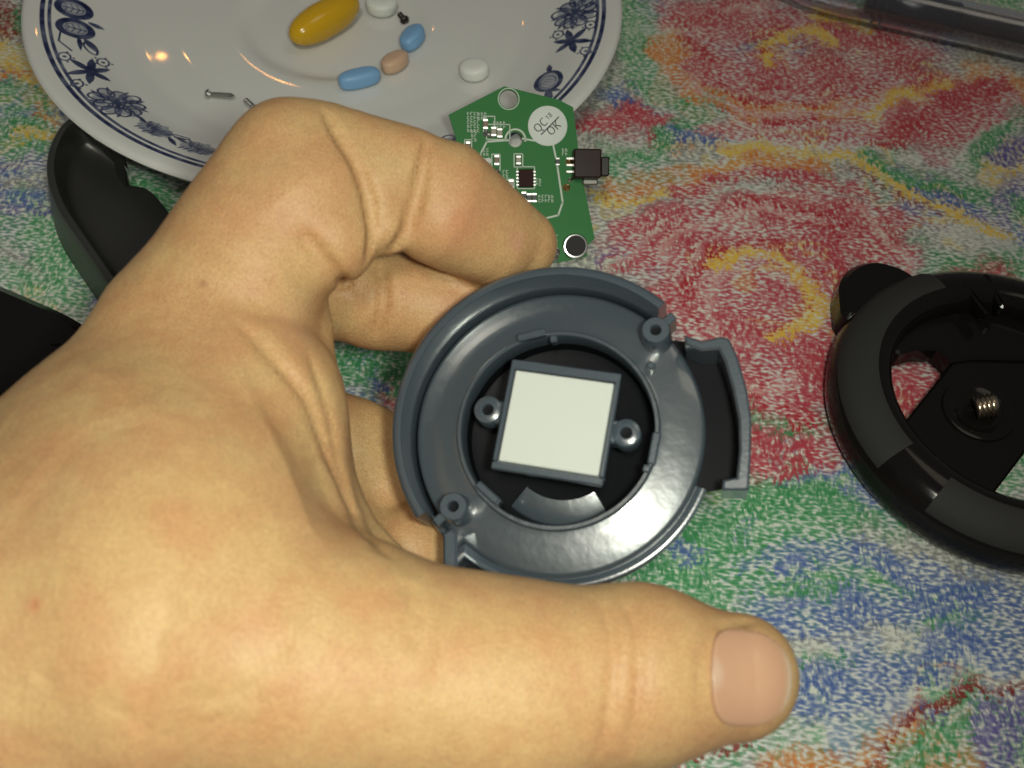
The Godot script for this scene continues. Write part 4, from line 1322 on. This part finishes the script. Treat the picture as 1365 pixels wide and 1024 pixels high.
	# lens holder: frame with four lips, two ears, and the white pad in it
	var c: Vector2 = Vector2(0.33, 0.25)
	var tilt := -0.19
	var bz := Basis(Vector3.BACK, tilt)
	m = mb(bz, Vector3(c.x, c.y, 0))
	m.box(Vector3(0, 0.2, -7.2), Vector3(15.6, 15.6, 7.0), 0.4)
	m.box(Vector3(0, 0.3, -3.1), Vector3(17.8, 18.0, 1.5), 0.3)
	var holder := part("lens_holder", m, M.shell, t)
	for e in [[Vector3(0, 8.4, -2.0), Vector3(17.8, 1.6, 1.5)], [Vector3(0, -8.3, -2.0), Vector3(17.8, 1.2, 1.6)], [Vector3(-8.5, 0.2, -2.0), Vector3(0.8, 15.6, 1.5)], [Vector3(8.5, 0.2, -2.0), Vector3(0.8, 15.6, 1.5)]]:
		m = mb(bz, Vector3(c.x, c.y, 0))
		m.box(e[0], e[1], 0.2)
		part("frame_lip", m, M.shell, holder)
	for p in [Vector2(-11.04, 3.3), Vector2(11.11, -1.44)]:
		m = mb(FACE, Vector3(p.x, p.y, 0))
		m.lathe([Vector2(2.35, -7), Vector2(2.3, -3.6), Vector2(2.1, -3.4), Vector2(1.0, -3.4), Vector2(0.85, -3.6), Vector2(0.85, -6.2), Vector2(0, -6.2)], 0, TAU, 32)
		part("ear", m, M.shell, holder)
		m = mb(FACE, Vector3(p.x, p.y, 0))
		m.lathe([Vector2(0.88, -4.2), Vector2(0.0, -4.25)], 0, TAU, 20)
		part("hole_shade_disc", m, M.shell_dark, holder)  # dark disc set in the ear bore to give its shade
		var d: Vector2 = (c - p).normalized()
		m = mb()
		m.box(Vector3(p.x + d.x * 2.6, p.y + d.y * 2.6, -5.2), Vector3(2.6, 3.8, 3.4), 0.3, d.angle())
		part("ear_web", m, M.shell, holder)
	var pad := mat(lin(0.6, 0.63, 0.59), 0.9, 0.0, 0.2)
	relief(pad, 5.0, 0.05, 0.05, 61)
	m = mb(bz, Vector3(c.x, c.y, 0))
	m.box(Vector3(0, 0, -2.0), Vector3(15.9, 14.9, 1.3), 0.18)
	part("foam_pad", m, pad, t, "square white foam pad over the lens holder")


# ------------------------------------------------------------------ hand
const CELL := 0.6
var bones := [
	["palm", Vector3(-60.26, 41.22, -56.35), 20, Vector3(-47.79, 48.59, -91.27), 13, 6],
	["palm", Vector3(-67.22, 39.72, -42), 26.5, Vector3(-52.68, 43.82, -54.83), 23, 12],
	["palm", Vector3(-58.32, 35.72, -55.47), 22, Vector3(-44.52, 29.81, -92.36), 13, 8],
	["fill", Vector3(-63.76, 44.93, -72.1), 13, Vector3(-54.01, 47.18, -92.75), 11, 8],
	["web", Vector3(-48.75, 49.23, -67.79), 17, Vector3(-38.32, 46.94, -81.95), 12, 10],
	["web", Vector3(-41.04, 48.11, -83.62), 10.2, Vector3(-36.94, 44.62, -71.66), 9, 12],
	["thenar", Vector3(-41.58, 49.83, -45.98), 22.5, Vector3(-21.9, 45.07, -47.89), 15.8, 11],
	["thenar", Vector3(-40.24, 49.93, -60.07), 16, Vector3(-35.24, 43.86, -63.6), 10, 12],
	["edge", Vector3(-35.11, 45.53, -100.86), 5.2, Vector3(-31.55, 42.28, -85.76), 4.4, 4],
	["edge", Vector3(-31.55, 42.28, -85.76), 4.4, Vector3(-24.99, 39.14, -70.81), 4, 3],
	["edge", Vector3(-24.99, 39.14, -70.81), 4, Vector3(-11.81, 37.34, -57.78), 6, 3],
	["web", Vector3(-37.52, 47.83, -81.47), 8.3, Vector3(-30.31, 42.64, -65.34), 7, 10],
	["thumb", Vector3(-22.03, 47.7, -44.67), 17.5, Vector3(1.66, 43.47, -45.61), 14.2, 4],
	["thumb", Vector3(1.66, 43.47, -45.61), 14.2, Vector3(20.85, 43.61, -49.29), 12, 4],
	["thumb", Vector3(20.85, 43.61, -49.29), 11.6, Vector3(34.34, 43.31, -50.61), 8.6, 3],
	["fore", Vector3(-65.58, 41.62, -39.48), 27, Vector3(-103.49, 18.37, -9.77), 27, 8],
	["index", Vector3(-51.13, 48.59, -96.51), 13.2, Vector3(-38.68, 62.84, -120.35), 10.8, 6],
	["indexpad", Vector3(-41.39, 57.15, -105.24), 12, Vector3(-33.25, 62.99, -115.32), 8.6, 4],
	["indexpad", Vector3(-34.19, 61.41, -111.33), 10, Vector3(-30.36, 60.19, -107.84), 7.2, 3],
	["indexmid", Vector3(-32.8, 63.45, -122.96), 8.2, Vector3(-21.04, 60.88, -122.78), 8.1, 2.4],
	["indexmid", Vector3(-24.77, 62.38, -117.94), 6, Vector3(-22.74, 58.9, -112.98), 4.6, 2.4],
	["indexdist", Vector3(-14.21, 56.92, -122.35), 9.4, Vector3(-1.11, 45.84, -123.97), 6.6, 2.4],
	["indexdist", Vector3(-14.58, 56.41, -118.13), 7.8, Vector3(-5.76, 48.99, -119.75), 6.6, 2.4],
	["middle", Vector3(-55.88, 30.51, -96.83), 13, Vector3(-37, 40.53, -119.87), 10, 4],
	["middle", Vector3(-37, 40.53, -119.87), 9.6, Vector3(-27.76, 36.57, -115.96), 8.6, 4],
	["middle", Vector3(-21.87, 36.9, -116.42), 9, Vector3(-5.46, 33.76, -115.42), 8, 4],
	["ring", Vector3(-45.53, 26.4, -94.46), 12, Vector3(-28.94, 19.15, -94.56), 9.5, 3],
	["ring", Vector3(-27.57, 19.07, -94.45), 9.5, Vector3(-21.79, 17.88, -87.52), 8.6, 1.5],
	["ring", Vector3(-23.63, 16.78, -94.67), 9.3, Vector3(-1.14, 12.46, -91.99), 8, 1.5],
	["little", Vector3(-49.68, 20.69, -65.38), 15, Vector3(-23.1, 17.66, -75.01), 9.5, 4],
	["little", Vector3(-14.73, 19.19, -75.44), 8.3, Vector3(-1, 12.95, -75.25), 7.4, 1.2]
]
var folds := [
	[4, 0.6, "fold", [Vector3(-33.02, 72.27, -123.41), Vector3(-31.45, 72.05, -121.11), Vector3(-29.62, 71.18, -118.79), Vector3(-27.98, 70.14, -116.9), Vector3(-26.5, 68.88, -115.07), Vector3(-25.38, 67.26, -113.33), Vector3(-24.57, 65.26, -111.72), Vector3(-23.92, 63.49, -109.34), Vector3(-23.52, 62.2, -106.86), Vector3(-23.66, 61.14, -105.38), Vector3(-23.95, 60.39, -104.57)]],
	[4, 0.58, "fold", [Vector3(-17.02, 67.86, -123.8), Vector3(-17.01, 67.59, -120.52), Vector3(-17.21, 66.09, -117.64), Vector3(-17.49, 64.39, -115.53), Vector3(-17.93, 62.63, -113.6), Vector3(-18.66, 61, -111.55), Vector3(-19.5, 59.62, -109.79), Vector3(-20.46, 58.32, -109.03), Vector3(-21.27, 57.07, -109.02)]],
	[3.4, 0.65, "fold", [Vector3(-33.34, 66.86, -103.04), Vector3(-31.82, 65.39, -102.07), Vector3(-29.99, 63.34, -101.14), Vector3(-28.59, 61.28, -100.89), Vector3(-27.57, 58.85, -101.33), Vector3(-29.57, 45.14, -111.55), Vector3(-29.04, 44.67, -111.21)]],
	[2.2, 0.8, "fold", [Vector3(-40.53, 62.62, -88.89), Vector3(-38.61, 62.54, -87.4), Vector3(-36.32, 62.2, -85.65), Vector3(-34.69, 61.77, -84.31), Vector3(-33, 61.09, -82.89), Vector3(-30.68, 59.63, -81.32), Vector3(-28.5, 57.64, -79.71), Vector3(-27.11, 56.04, -77.64), Vector3(-25.85, 54.48, -75.3), Vector3(-24.26, 52.74, -72.89), Vector3(-22.48, 50.95, -70.32), Vector3(-20.35, 49.29, -67.24), Vector3(-17.42, 53.54, -61.72), Vector3(-14.79, 57.97, -57.65), Vector3(-13.25, 58.63, -56.29)]],
	[3.2, 0.6, "fold", [Vector3(-24.62, 46.26, -116.34), Vector3(-24.02, 46, -114.45), Vector3(-23.41, 45.24, -112.27), Vector3(-23.13, 44.08, -110.44), Vector3(-23.15, 42.42, -108.83), Vector3(-23.72, 39.85, -107.41), Vector3(-24.43, 36.99, -106.86)]],
	[1.1, 0.9, "fold", [Vector3(-29.95, 58.11, -87.47), Vector3(-28.62, 57.59, -84.95), Vector3(-27.21, 56.23, -82.4), Vector3(-26.3, 55.03, -80.69), Vector3(-25.49, 53.83, -78.96), Vector3(-24.67, 52.6, -76.78), Vector3(-23.67, 51.28, -74.22), Vector3(-21.95, 49.79, -70.58), Vector3(-20.35, 49.36, -67.18)]],
	[1, 0.6, "fold", [Vector3(14.51, 54.22, -55.05), Vector3(14.99, 55.36, -52.87), Vector3(15.55, 56.07, -50.3), Vector3(15.84, 56.23, -47.92), Vector3(15.96, 55.93, -45.5), Vector3(15.95, 55.12, -42.99), Vector3(15.81, 53.76, -40.55), Vector3(15.47, 51.59, -38.05), Vector3(15.22, 49.11, -36.31)]],
	[1.05, 0.6, "fold", [Vector3(17.34, 54.42, -55.25), Vector3(17.98, 55.47, -53.13), Vector3(18.7, 56.11, -50.6), Vector3(19.02, 56.21, -48.24), Vector3(19.16, 55.85, -45.84), Vector3(19.23, 54.96, -43.36), Vector3(19.2, 53.48, -40.96), Vector3(19.01, 51.04, -38.54), Vector3(18.92, 48.15, -36.91)]],
	[0.6, 0.9, "fold", [Vector3(-10.45, 60.29, -52.41), Vector3(-9.76, 61.04, -50.21), Vector3(-9.12, 61.52, -47.58), Vector3(-9.03, 61.71, -44.87), Vector3(-9.11, 61.59, -42.85)]],
	[0.2, 1, "fold", [Vector3(-5.51, 60.52, -46.43), Vector3(-5.41, 60.52, -44.37), Vector3(-5.43, 60.19, -41.88), Vector3(-5.84, 59.59, -39.5), Vector3(-6.26, 58.89, -37.73)]],
	[0.35, 0.8, "fold", [Vector3(28.12, 50.09, -41.15), Vector3(27.6, 51.75, -42.4), Vector3(27.17, 53.22, -44.17), Vector3(27.07, 54.02, -45.89), Vector3(27.21, 54.4, -47.63), Vector3(27.57, 54.4, -49.22), Vector3(28.24, 54.05, -50.75), Vector3(29.37, 53.28, -52.29), Vector3(30.93, 52.14, -53.81), Vector3(33.08, 50.74, -55.28), Vector3(35.13, 49.77, -56.24), Vector3(36.45, 49.46, -56.24), Vector3(37.25, 49.38, -55.97)]],
	[0.55, 0.6, "fold", [Vector3(29.7, 53.02, -52.72), Vector3(30.47, 52.45, -53.45), Vector3(31.56, 51.66, -54.38), Vector3(32.76, 50.97, -55.04), Vector3(33.93, 50.35, -55.56), Vector3(34.82, 50.2, -55.74), Vector3(35.44, 50.05, -55.83)]],
	[0.3, 0.75, "fold", [Vector3(-33.11, 65.9, -34.17), Vector3(-32.16, 65.07, -34.09), Vector3(-30.95, 64.11, -34.12), Vector3(-29.73, 63.61, -34.56), Vector3(-28.76, 63.43, -34.98)]],
	[0.32, 0.75, "fold", [Vector3(-37.91, 66.31, -31.11), Vector3(-36.9, 65.63, -30.65), Vector3(-35.67, 64.43, -30.26), Vector3(-34.36, 63.16, -30.25), Vector3(-33.29, 62.19, -30.32)]],
	[0.25, 0.7, "fold", [Vector3(-35.39, 69.76, -38.07), Vector3(-34.44, 69.1, -38.05), Vector3(-33.24, 68.3, -38.15), Vector3(-32.08, 67.68, -38.62), Vector3(-31.18, 67.24, -39.09)]],
	[0.3, 0.75, "fold", [Vector3(-32.28, 63.7, -32.45), Vector3(-31.5, 62.86, -32.31), Vector3(-30.48, 62, -32.3), Vector3(-29.44, 61.86, -32.8), Vector3(-28.61, 61.98, -33.32)]],
	[0.3, 0.75, "fold", [Vector3(-41.16, 67.75, -32.37), Vector3(-40.07, 67.27, -31.84), Vector3(-38.7, 66.66, -31.33), Vector3(-37.39, 66.32, -31.26), Vector3(-36.39, 66.09, -31.32)]],
	[0.3, 0.75, "fold", [Vector3(-48.12, 68.73, -34.66), Vector3(-47.58, 68.53, -34.21), Vector3(-46.96, 68.28, -33.69), Vector3(-46.5, 68.08, -33.31), Vector3(-46.2, 67.94, -33.05)]],
	[0.3, 0.75, "fold", [Vector3(-27.54, 62.88, -34.84), Vector3(-27.07, 63.15, -35.4), Vector3(-26.45, 63.44, -36.05), Vector3(-25.81, 63.59, -36.49), Vector3(-25.3, 63.67, -36.78)]],
	[0.3, 0.75, "fold", [Vector3(-24.83, 64.72, -39.25), Vector3(-24.38, 64.83, -39.74), Vector3(-23.75, 64.94, -40.34), Vector3(-22.98, 64.99, -40.82), Vector3(-22.36, 65, -41.16)]]
]
var g0 := Vector3.ZERO
var gn := Vector3i.ZERO
var slabs := []
var layers := []
var lump: FastNoiseLite
var lump2: FastNoiseLite


func field(p: Vector3) -> float:
	var f := 99.0
	for b in bones:
		var a: Vector3 = b[1]
		var ab: Vector3 = b[3] - a
		var t := clampf((p - a).dot(ab) / ab.length_squared(), 0, 1)
		var d := p.distance_to(a + ab * t) - lerpf(b[2], b[4], t)
		var h := clampf(0.5 + 0.5 * (f - d) / b[5], 0, 1)
		f = lerpf(f, d, h) - b[5] * h * (1 - h)
	return f


func slab(k: int) -> void:
	var nx := gn.x
	var ny := gn.y
	var f := PackedFloat32Array()
	f.resize(nx * ny)
	f.fill(50.0)
	var pz := g0.z + k * CELL
	for b in bones:
		var A: Vector3 = b[1]
		var E: Vector3 = b[3]
		var kk: float = b[5]
		var m := kk + 2.5
		var lo: Vector3 = (A - Vector3.ONE * (b[2] + m)).min(E - Vector3.ONE * (b[4] + m))
		var hi: Vector3 = (A + Vector3.ONE * (b[2] + m)).max(E + Vector3.ONE * (b[4] + m))
		if pz < lo.z or pz > hi.z:
			continue
		var ab := E - A
		var inv := 1.0 / ab.length_squared()
		var ra: float = b[2]
		var rd: float = b[4] - b[2]
		var dz := pz - A.z
		for j in range(maxi(0, int((lo.y - g0.y) / CELL)), mini(ny - 1, int((hi.y - g0.y) / CELL)) + 1):
			var dy := g0.y + j * CELL - A.y
			for i in range(maxi(0, int((lo.x - g0.x) / CELL)), mini(nx - 1, int((hi.x - g0.x) / CELL)) + 1):
				var dx := g0.x + i * CELL - A.x
				var t := clampf((dx * ab.x + dy * ab.y + dz * ab.z) * inv, 0.0, 1.0)
				var ex := dx - ab.x * t
				var ey := dy - ab.y * t
				var ez := dz - ab.z * t
				var d := sqrt(ex * ex + ey * ey + ez * ez) - ra - rd * t
				var o := j * nx + i
				var q0 := f[o]
				var h := clampf(0.5 + 0.5 * (q0 - d) / kk, 0.0, 1.0)
				f[o] = q0 + (d - q0) * h - kk * h * (1.0 - h)
	for c in folds:
		var w: float = c[1]
		var dep: float = c[0]
		var pts: Array = c[3]
		var m := w * 3.5
		var lo := Vector3.ONE * 1e9
		var hi := -lo
		for p in pts:
			lo = lo.min(p)
			hi = hi.max(p)
		if pz < lo.z - m or pz > hi.z + m:
			continue
		for j in range(maxi(0, int((lo.y - m - g0.y) / CELL)), mini(ny - 1, int((hi.y + m - g0.y) / CELL)) + 1):
			for i in range(maxi(0, int((lo.x - m - g0.x) / CELL)), mini(nx - 1, int((hi.x + m - g0.x) / CELL)) + 1):
				if absf(f[j * nx + i]) > 4.0:
					continue
				var p := Vector3(g0.x + i * CELL, g0.y + j * CELL, pz)
				var best := 1e9
				var run := 0.0
				for s in pts.size() - 1:
					var A: Vector3 = pts[s]
					var ab: Vector3 = pts[s + 1] - A
					var tc := clampf((p - A).dot(ab) / ab.length_squared(), 0.0, 1.0)
					var d2 := p.distance_squared_to(A + ab * tc)
					if d2 < best:
						best = d2
						run = (s + tc) / (pts.size() - 1)
				if best < m * m:
					f[j * nx + i] += dep * clampf(minf(run, 1.0 - run) * 5.0 + 0.15, 0.0, 1.0) * maxf(0.0, exp(-sqrt(best) / w) - 0.03)
	for o in nx * ny:
		if absf(f[o]) < 2.2:
			var p := Vector3(o % nx, o / nx, k)
			f[o] += lump.get_noise_3dv(p * 0.8) * 0.22 + lump2.get_noise_3dv(p * 0.8) * 0.05
	slabs[k] = f


func layer(k: int) -> void:
	var a: PackedFloat32Array = slabs[k]
	var b: PackedFloat32Array = slabs[k + 1]
	var nx := gn.x
	var cells := PackedInt32Array()
	var pos := PackedVector3Array()
	var nor := PackedVector3Array()
	var c := PackedFloat32Array()
	c.resize(8)
	for j in gn.y - 1:
		for i in nx - 1:
			var o := j * nx + i
			var s := a[o]
			if s > 5.0 or s < -5.0:
				continue
			c[0] = s
			c[1] = a[o + 1]
			c[2] = a[o + nx]
			c[3] = a[o + nx + 1]
			c[4] = b[o]
			c[5] = b[o + 1]
			c[6] = b[o + nx]
			c[7] = b[o + nx + 1]
			var neg := 0
			for e in 8:
				if c[e] < 0.0:
					neg += 1
			if neg == 0 or neg == 8:
				continue
			var sum := Vector3.ZERO
			var cnt := 0
			for e in [[0, 1], [2, 3], [4, 5], [6, 7], [0, 2], [1, 3], [4, 6], [5, 7], [0, 4], [1, 5], [2, 6], [3, 7]]:
				var u: float = c[e[0]]
				var v: float = c[e[1]]
				if (u < 0.0) != (v < 0.0):
					var t := u / (u - v)
					var p := Vector3(e[0] & 1, (e[0] >> 1) & 1, e[0] >> 2)
					var q1 := Vector3(e[1] & 1, (e[1] >> 1) & 1, e[1] >> 2)
					sum += p.lerp(q1, t)
					cnt += 1
			var f := sum / cnt
			cells.append(o)
			pos.append(Vector3(i, j, k) + f)
			nor.append(Vector3(c[1] + c[3] + c[5] + c[7] - c[0] - c[2] - c[4] - c[6], c[2] + c[3] + c[6] + c[7] - c[0] - c[1] - c[4] - c[5], c[4] + c[5] + c[6] + c[7] - c[0] - c[1] - c[2] - c[3]).normalized())
	layers[k] = [cells, pos, nor]


func make_hand() -> void:
	lump = noise(0.045, 51, FastNoiseLite.TYPE_SIMPLEX_SMOOTH, 2)
	lump2 = noise(0.22, 52, FastNoiseLite.TYPE_SIMPLEX_SMOOTH, 2)
	var lo := Vector3.ONE * 1e9
	var hi := -lo
	for b in bones:
		lo = lo.min(b[1] - Vector3.ONE * (b[2] + 4)).min(b[3] - Vector3.ONE * (b[4] + 4))
		hi = hi.max(b[1] + Vector3.ONE * (b[2] + 4)).max(b[3] + Vector3.ONE * (b[4] + 4))
	g0 = lo
	gn = Vector3i(((hi - lo) / CELL).ceil()) + Vector3i.ONE
	slabs.resize(gn.z)
	layers.resize(gn.z)
	WorkerThreadPool.wait_for_group_task_completion(WorkerThreadPool.add_group_task(slab, gn.z))
	WorkerThreadPool.wait_for_group_task_completion(WorkerThreadPool.add_group_task(layer, gn.z - 1))
	var verts := PackedVector3Array()
	var norms := PackedVector3Array()
	var cols := PackedColorArray()
	var idx := PackedInt32Array()
	var maps := []
	var nx := gn.x
	var origin: Vector3 = bones[0][1]
	for k in gn.z - 1:
		var mp := {}
		var L: Array = layers[k]
		for i in L[0].size():
			mp[L[0][i]] = verts.size()
			verts.append(L[1][i])
			norms.append(L[2][i])
		maps.append(mp)
	for k in range(1, gn.z - 1):
		var L: Array = layers[k]
		var here: Dictionary = maps[k]
		var below: Dictionary = maps[k - 1]
		var f: PackedFloat32Array = slabs[k]
		var f1: PackedFloat32Array = slabs[k + 1]
		for o in L[0]:
			var s := f[o] < 0.0
			var v0: int = here[o]
			if s != (f[o + 1] < 0.0):
				face(idx, s, v0, here.get(o - nx, -1), below.get(o - nx, -1), below.get(o, -1))
			if s != (f[o + nx] < 0.0):
				face(idx, s, v0, below.get(o, -1), below.get(o - 1, -1), here.get(o - 1, -1))
			if s != (f1[o] < 0.0):
				face(idx, s, v0, here.get(o - 1, -1), here.get(o - 1 - nx, -1), here.get(o - nx, -1))
	# smooth the normals a little by using the wider field, then colour the skin
	var blot := noise(0.09, 53, FastNoiseLite.TYPE_SIMPLEX_SMOOTH, 3)
	var speck := noise(0.5, 54, FastNoiseLite.TYPE_SIMPLEX_SMOOTH, 2)
	# places where the skin itself is redder, paler or marked
	var spots := [[Vector3(-9.05, 61.59, -114.98), 9.0, Color(0.54, 0.22, 0.13), 0.5], [Vector3(-35.76, 70.21, -106.03), 14.0, Color(0.6, 0.31, 0.16), 0.3], [Vector3(-9.19, 41.2, -110.72), 10.0, Color(0.55, 0.25, 0.15), 0.4], [Vector3(-21.88, 67.64, -116.2), 6.0, Color(0.56, 0.4, 0.2), 0.3],
		[Vector3(-45.97, 63.84, -93.81), 0.9, Color(0.2, 0.09, 0.04), 0.6], [Vector3(-50, 70.79, -40.86), 1.2, Color(0.5, 0.1, 0.06), 0.55], [Vector3(-44.35, 71.95, -57.8), 0.9, Color(0.36, 0.17, 0.08), 0.3], [Vector3(-1.34, 53.74, -117.31), 2.6, Color(0.62, 0.33, 0.26), 0.4],
		[Vector3(-32.17, 57.65, -91.75), 6.0, Color(0.64, 0.4, 0.26), 0.35], [Vector3(33.55, 47.12, -42.36), 6.0, Color(0.5, 0.22, 0.12), 0.4], [Vector3(23.76, 55.66, -50.28), 12.0, Color(0.5, 0.27, 0.13), 0.35], [Vector3(-21.71, 59.3, -59.56), 9.0, Color(0.52, 0.25, 0.13), 0.35]]
	var base := Color(0.605, 0.398, 0.19)
	for i in verts.size():
		var p := g0 + verts[i] * CELL
		var c := base.lerp(Color(0.57, 0.31, 0.15), clampf(0.35 + blot.get_noise_3dv(p) * 0.9, 0, 0.8))
		var sp := speck.get_noise_3dv(p) * 0.07
		c = Color(c.r * (1 + sp), c.g * (1 + sp * 1.4), c.b * (1 + sp * 1.4))
		for s in spots:
			var d: float = p.distance_to(s[0]) / s[1]
			if d < 1.6:
				c = c.lerp(s[2], s[3] * exp(-d * d * 2.0))
		cols.append(c)
		verts[i] = (p - origin) * MM
	var arr := []
	arr.resize(Mesh.ARRAY_MAX)
	arr[Mesh.ARRAY_VERTEX] = verts
	arr[Mesh.ARRAY_NORMAL] = norms
	arr[Mesh.ARRAY_COLOR] = cols
	arr[Mesh.ARRAY_INDEX] = idx
	var mesh := ArrayMesh.new()
	mesh.add_surface_from_arrays(Mesh.PRIMITIVE_TRIANGLES, arr)
	var skin := mat(Color.WHITE, 0.5, 0.0, 0.4)
	skin.vertex_color_use_as_albedo = true
	skin.subsurf_scatter_enabled = true
	skin.subsurf_scatter_strength = 0.06
	# pores and fine mottling
	var pores := NoiseTexture2D.new()
	pores.width = 512
	pores.height = 512
	pores.seamless = true
	pores.noise = noise(0.05, 58, FastNoiseLite.TYPE_SIMPLEX, 4)
	var ramp := Gradient.new()
	ramp.set_color(0, Color(0.84, 0.79, 0.77))
	ramp.set_color(1, Color(1.0, 1.0, 0.99))
	ramp.set_offset(1, 0.75)
	pores.color_ramp = ramp
	skin.albedo_texture = pores
	relief(skin, 13.0, 0.11, 0.045, 55, FastNoiseLite.TYPE_CELLULAR, 3)
	var hand := MeshInstance3D.new()
	hand.name = "hand"
	hand.mesh = mesh
	hand.material_override = skin
	hand.position = origin * MM
	add_child(hand)
	tag(hand, "bare left hand pinching the grey camera shell, thumbnail towards the viewer", "hand")
	make_nail(hand, origin)


func face(idx: PackedInt32Array, s: bool, a: int, b: int, c: int, d: int) -> void:
	if b < 0 or c < 0 or d < 0:
		return
	if s:
		idx.append_array([a, c, b, a, d, c])
	else:
		idx.append_array([a, b, c, a, c, d])


func make_nail(hand: Node3D, origin: Vector3) -> void:
	var c := Vector3(34.43, 51.46, -47.6)
	var e1 := (Vector3(37.33, 50.9, -47.88) - Vector3(28.41, 53.55, -46.59))
	var e2 := (Vector3(33.63, 49.12, -43.7) - Vector3(33.43, 51.84, -52.72))
	e2 = e2.normalized()
	e1 = (e1 - e2 * e1.dot(e2)).normalized()
	var nn := e2.cross(e1).normalized()
	if nn.y < 0:
		nn = -nn
	var hu := 6.0
	var hv := 6.0
	var rings := []
	var nr := 12
	var na := 48
	for r in nr + 3:
		var row := []
		for k in na:
			var a := TAU * k / na
			var sq := pow(pow(absf(cos(a)), 2.6) + pow(absf(sin(a)), 2.6), -1.0 / 2.6)
			var rr := minf(1.0, float(r) / nr)
			var u := cos(a) * sq * rr * hu
			var w := sin(a) * sq * rr * hv * (1.0 - 0.05 * cos(a))
			var p := c + e1 * u + e2 * w + nn * 9.0
			for it in 40:
				var d := field(p) - 0.48
				if d < 0.02:
					break
				p -= nn * d * 0.7
			if r > nr:
				p -= nn * (0.25 if r == nr + 1 else 1.2)
				p += (e1 * u + e2 * w).normalized() * (0.12 if r == nr + 1 else 0.1)
			row.append(p - origin)
		rings.append(row)
	var m := mb()
	var nrm := []
	for r in rings.size():
		var row := []
		for k in na:
			var a: Vector3 = rings[mini(r + 1, rings.size() - 1)][k] - rings[maxi(r - 1, 0)][k] if r > 0 else e1
			var b: Vector3 = rings[r][(k + 1) % na] - rings[r][(k + na - 1) % na] if r > 0 else e2
			var q1 := a.cross(b).normalized()
			var side: Vector3 = nn if r <= nr else (rings[r][k] - rings[0][0]).normalized() + nn * 0.4
			row.append(q1 if q1.dot(side) > 0 else -q1)
		nrm.append(row)
	for r in rings.size() - 1:
		for k in na:
			var j := (k + 1) % na
			m.quad(rings[r][k], rings[r][j], rings[r + 1][j], rings[r + 1][k], nrm[r][k], nrm[r][j], nrm[r + 1][j], nrm[r + 1][k])
	var nm := mat(Color.WHITE, 0.26)
	nm.vertex_color_use_as_albedo = true
	relief(nm, 7.0, 0.02, 0.012, 57)
	var o := part("thumb_nail", m, nm, hand)
	# pink bed, paler half-moon at the root and pale free edge
	var tint := PackedColorArray()
	for p in m.v:
		var d := p / MM + origin - c
		var u := d.dot(e1) / hu
		var w := d.dot(e2) / hv
		var k := Color(0.5, 0.285, 0.18)
		k = k.lerp(Color(0.55, 0.37, 0.27), 1.0 - smoothstep(0.12, 0.34, Vector2(u + 1.0, w * 0.75).length()))
		k = k.lerp(Color(0.56, 0.42, 0.3), smoothstep(0.80, 0.92, u + 0.12 * w * w))
		k = k.lerp(Color(0.36, 0.19, 0.12), smoothstep(0.93, 1.05, maxf(absf(w), -u)) * 0.6)
		tint.append(k)
	var arr: Array = o.mesh.surface_get_arrays(0)
	arr[Mesh.ARRAY_COLOR] = tint
	var am := ArrayMesh.new()
	am.add_surface_from_arrays(Mesh.PRIMITIVE_TRIANGLES, arr)
	o.mesh = am
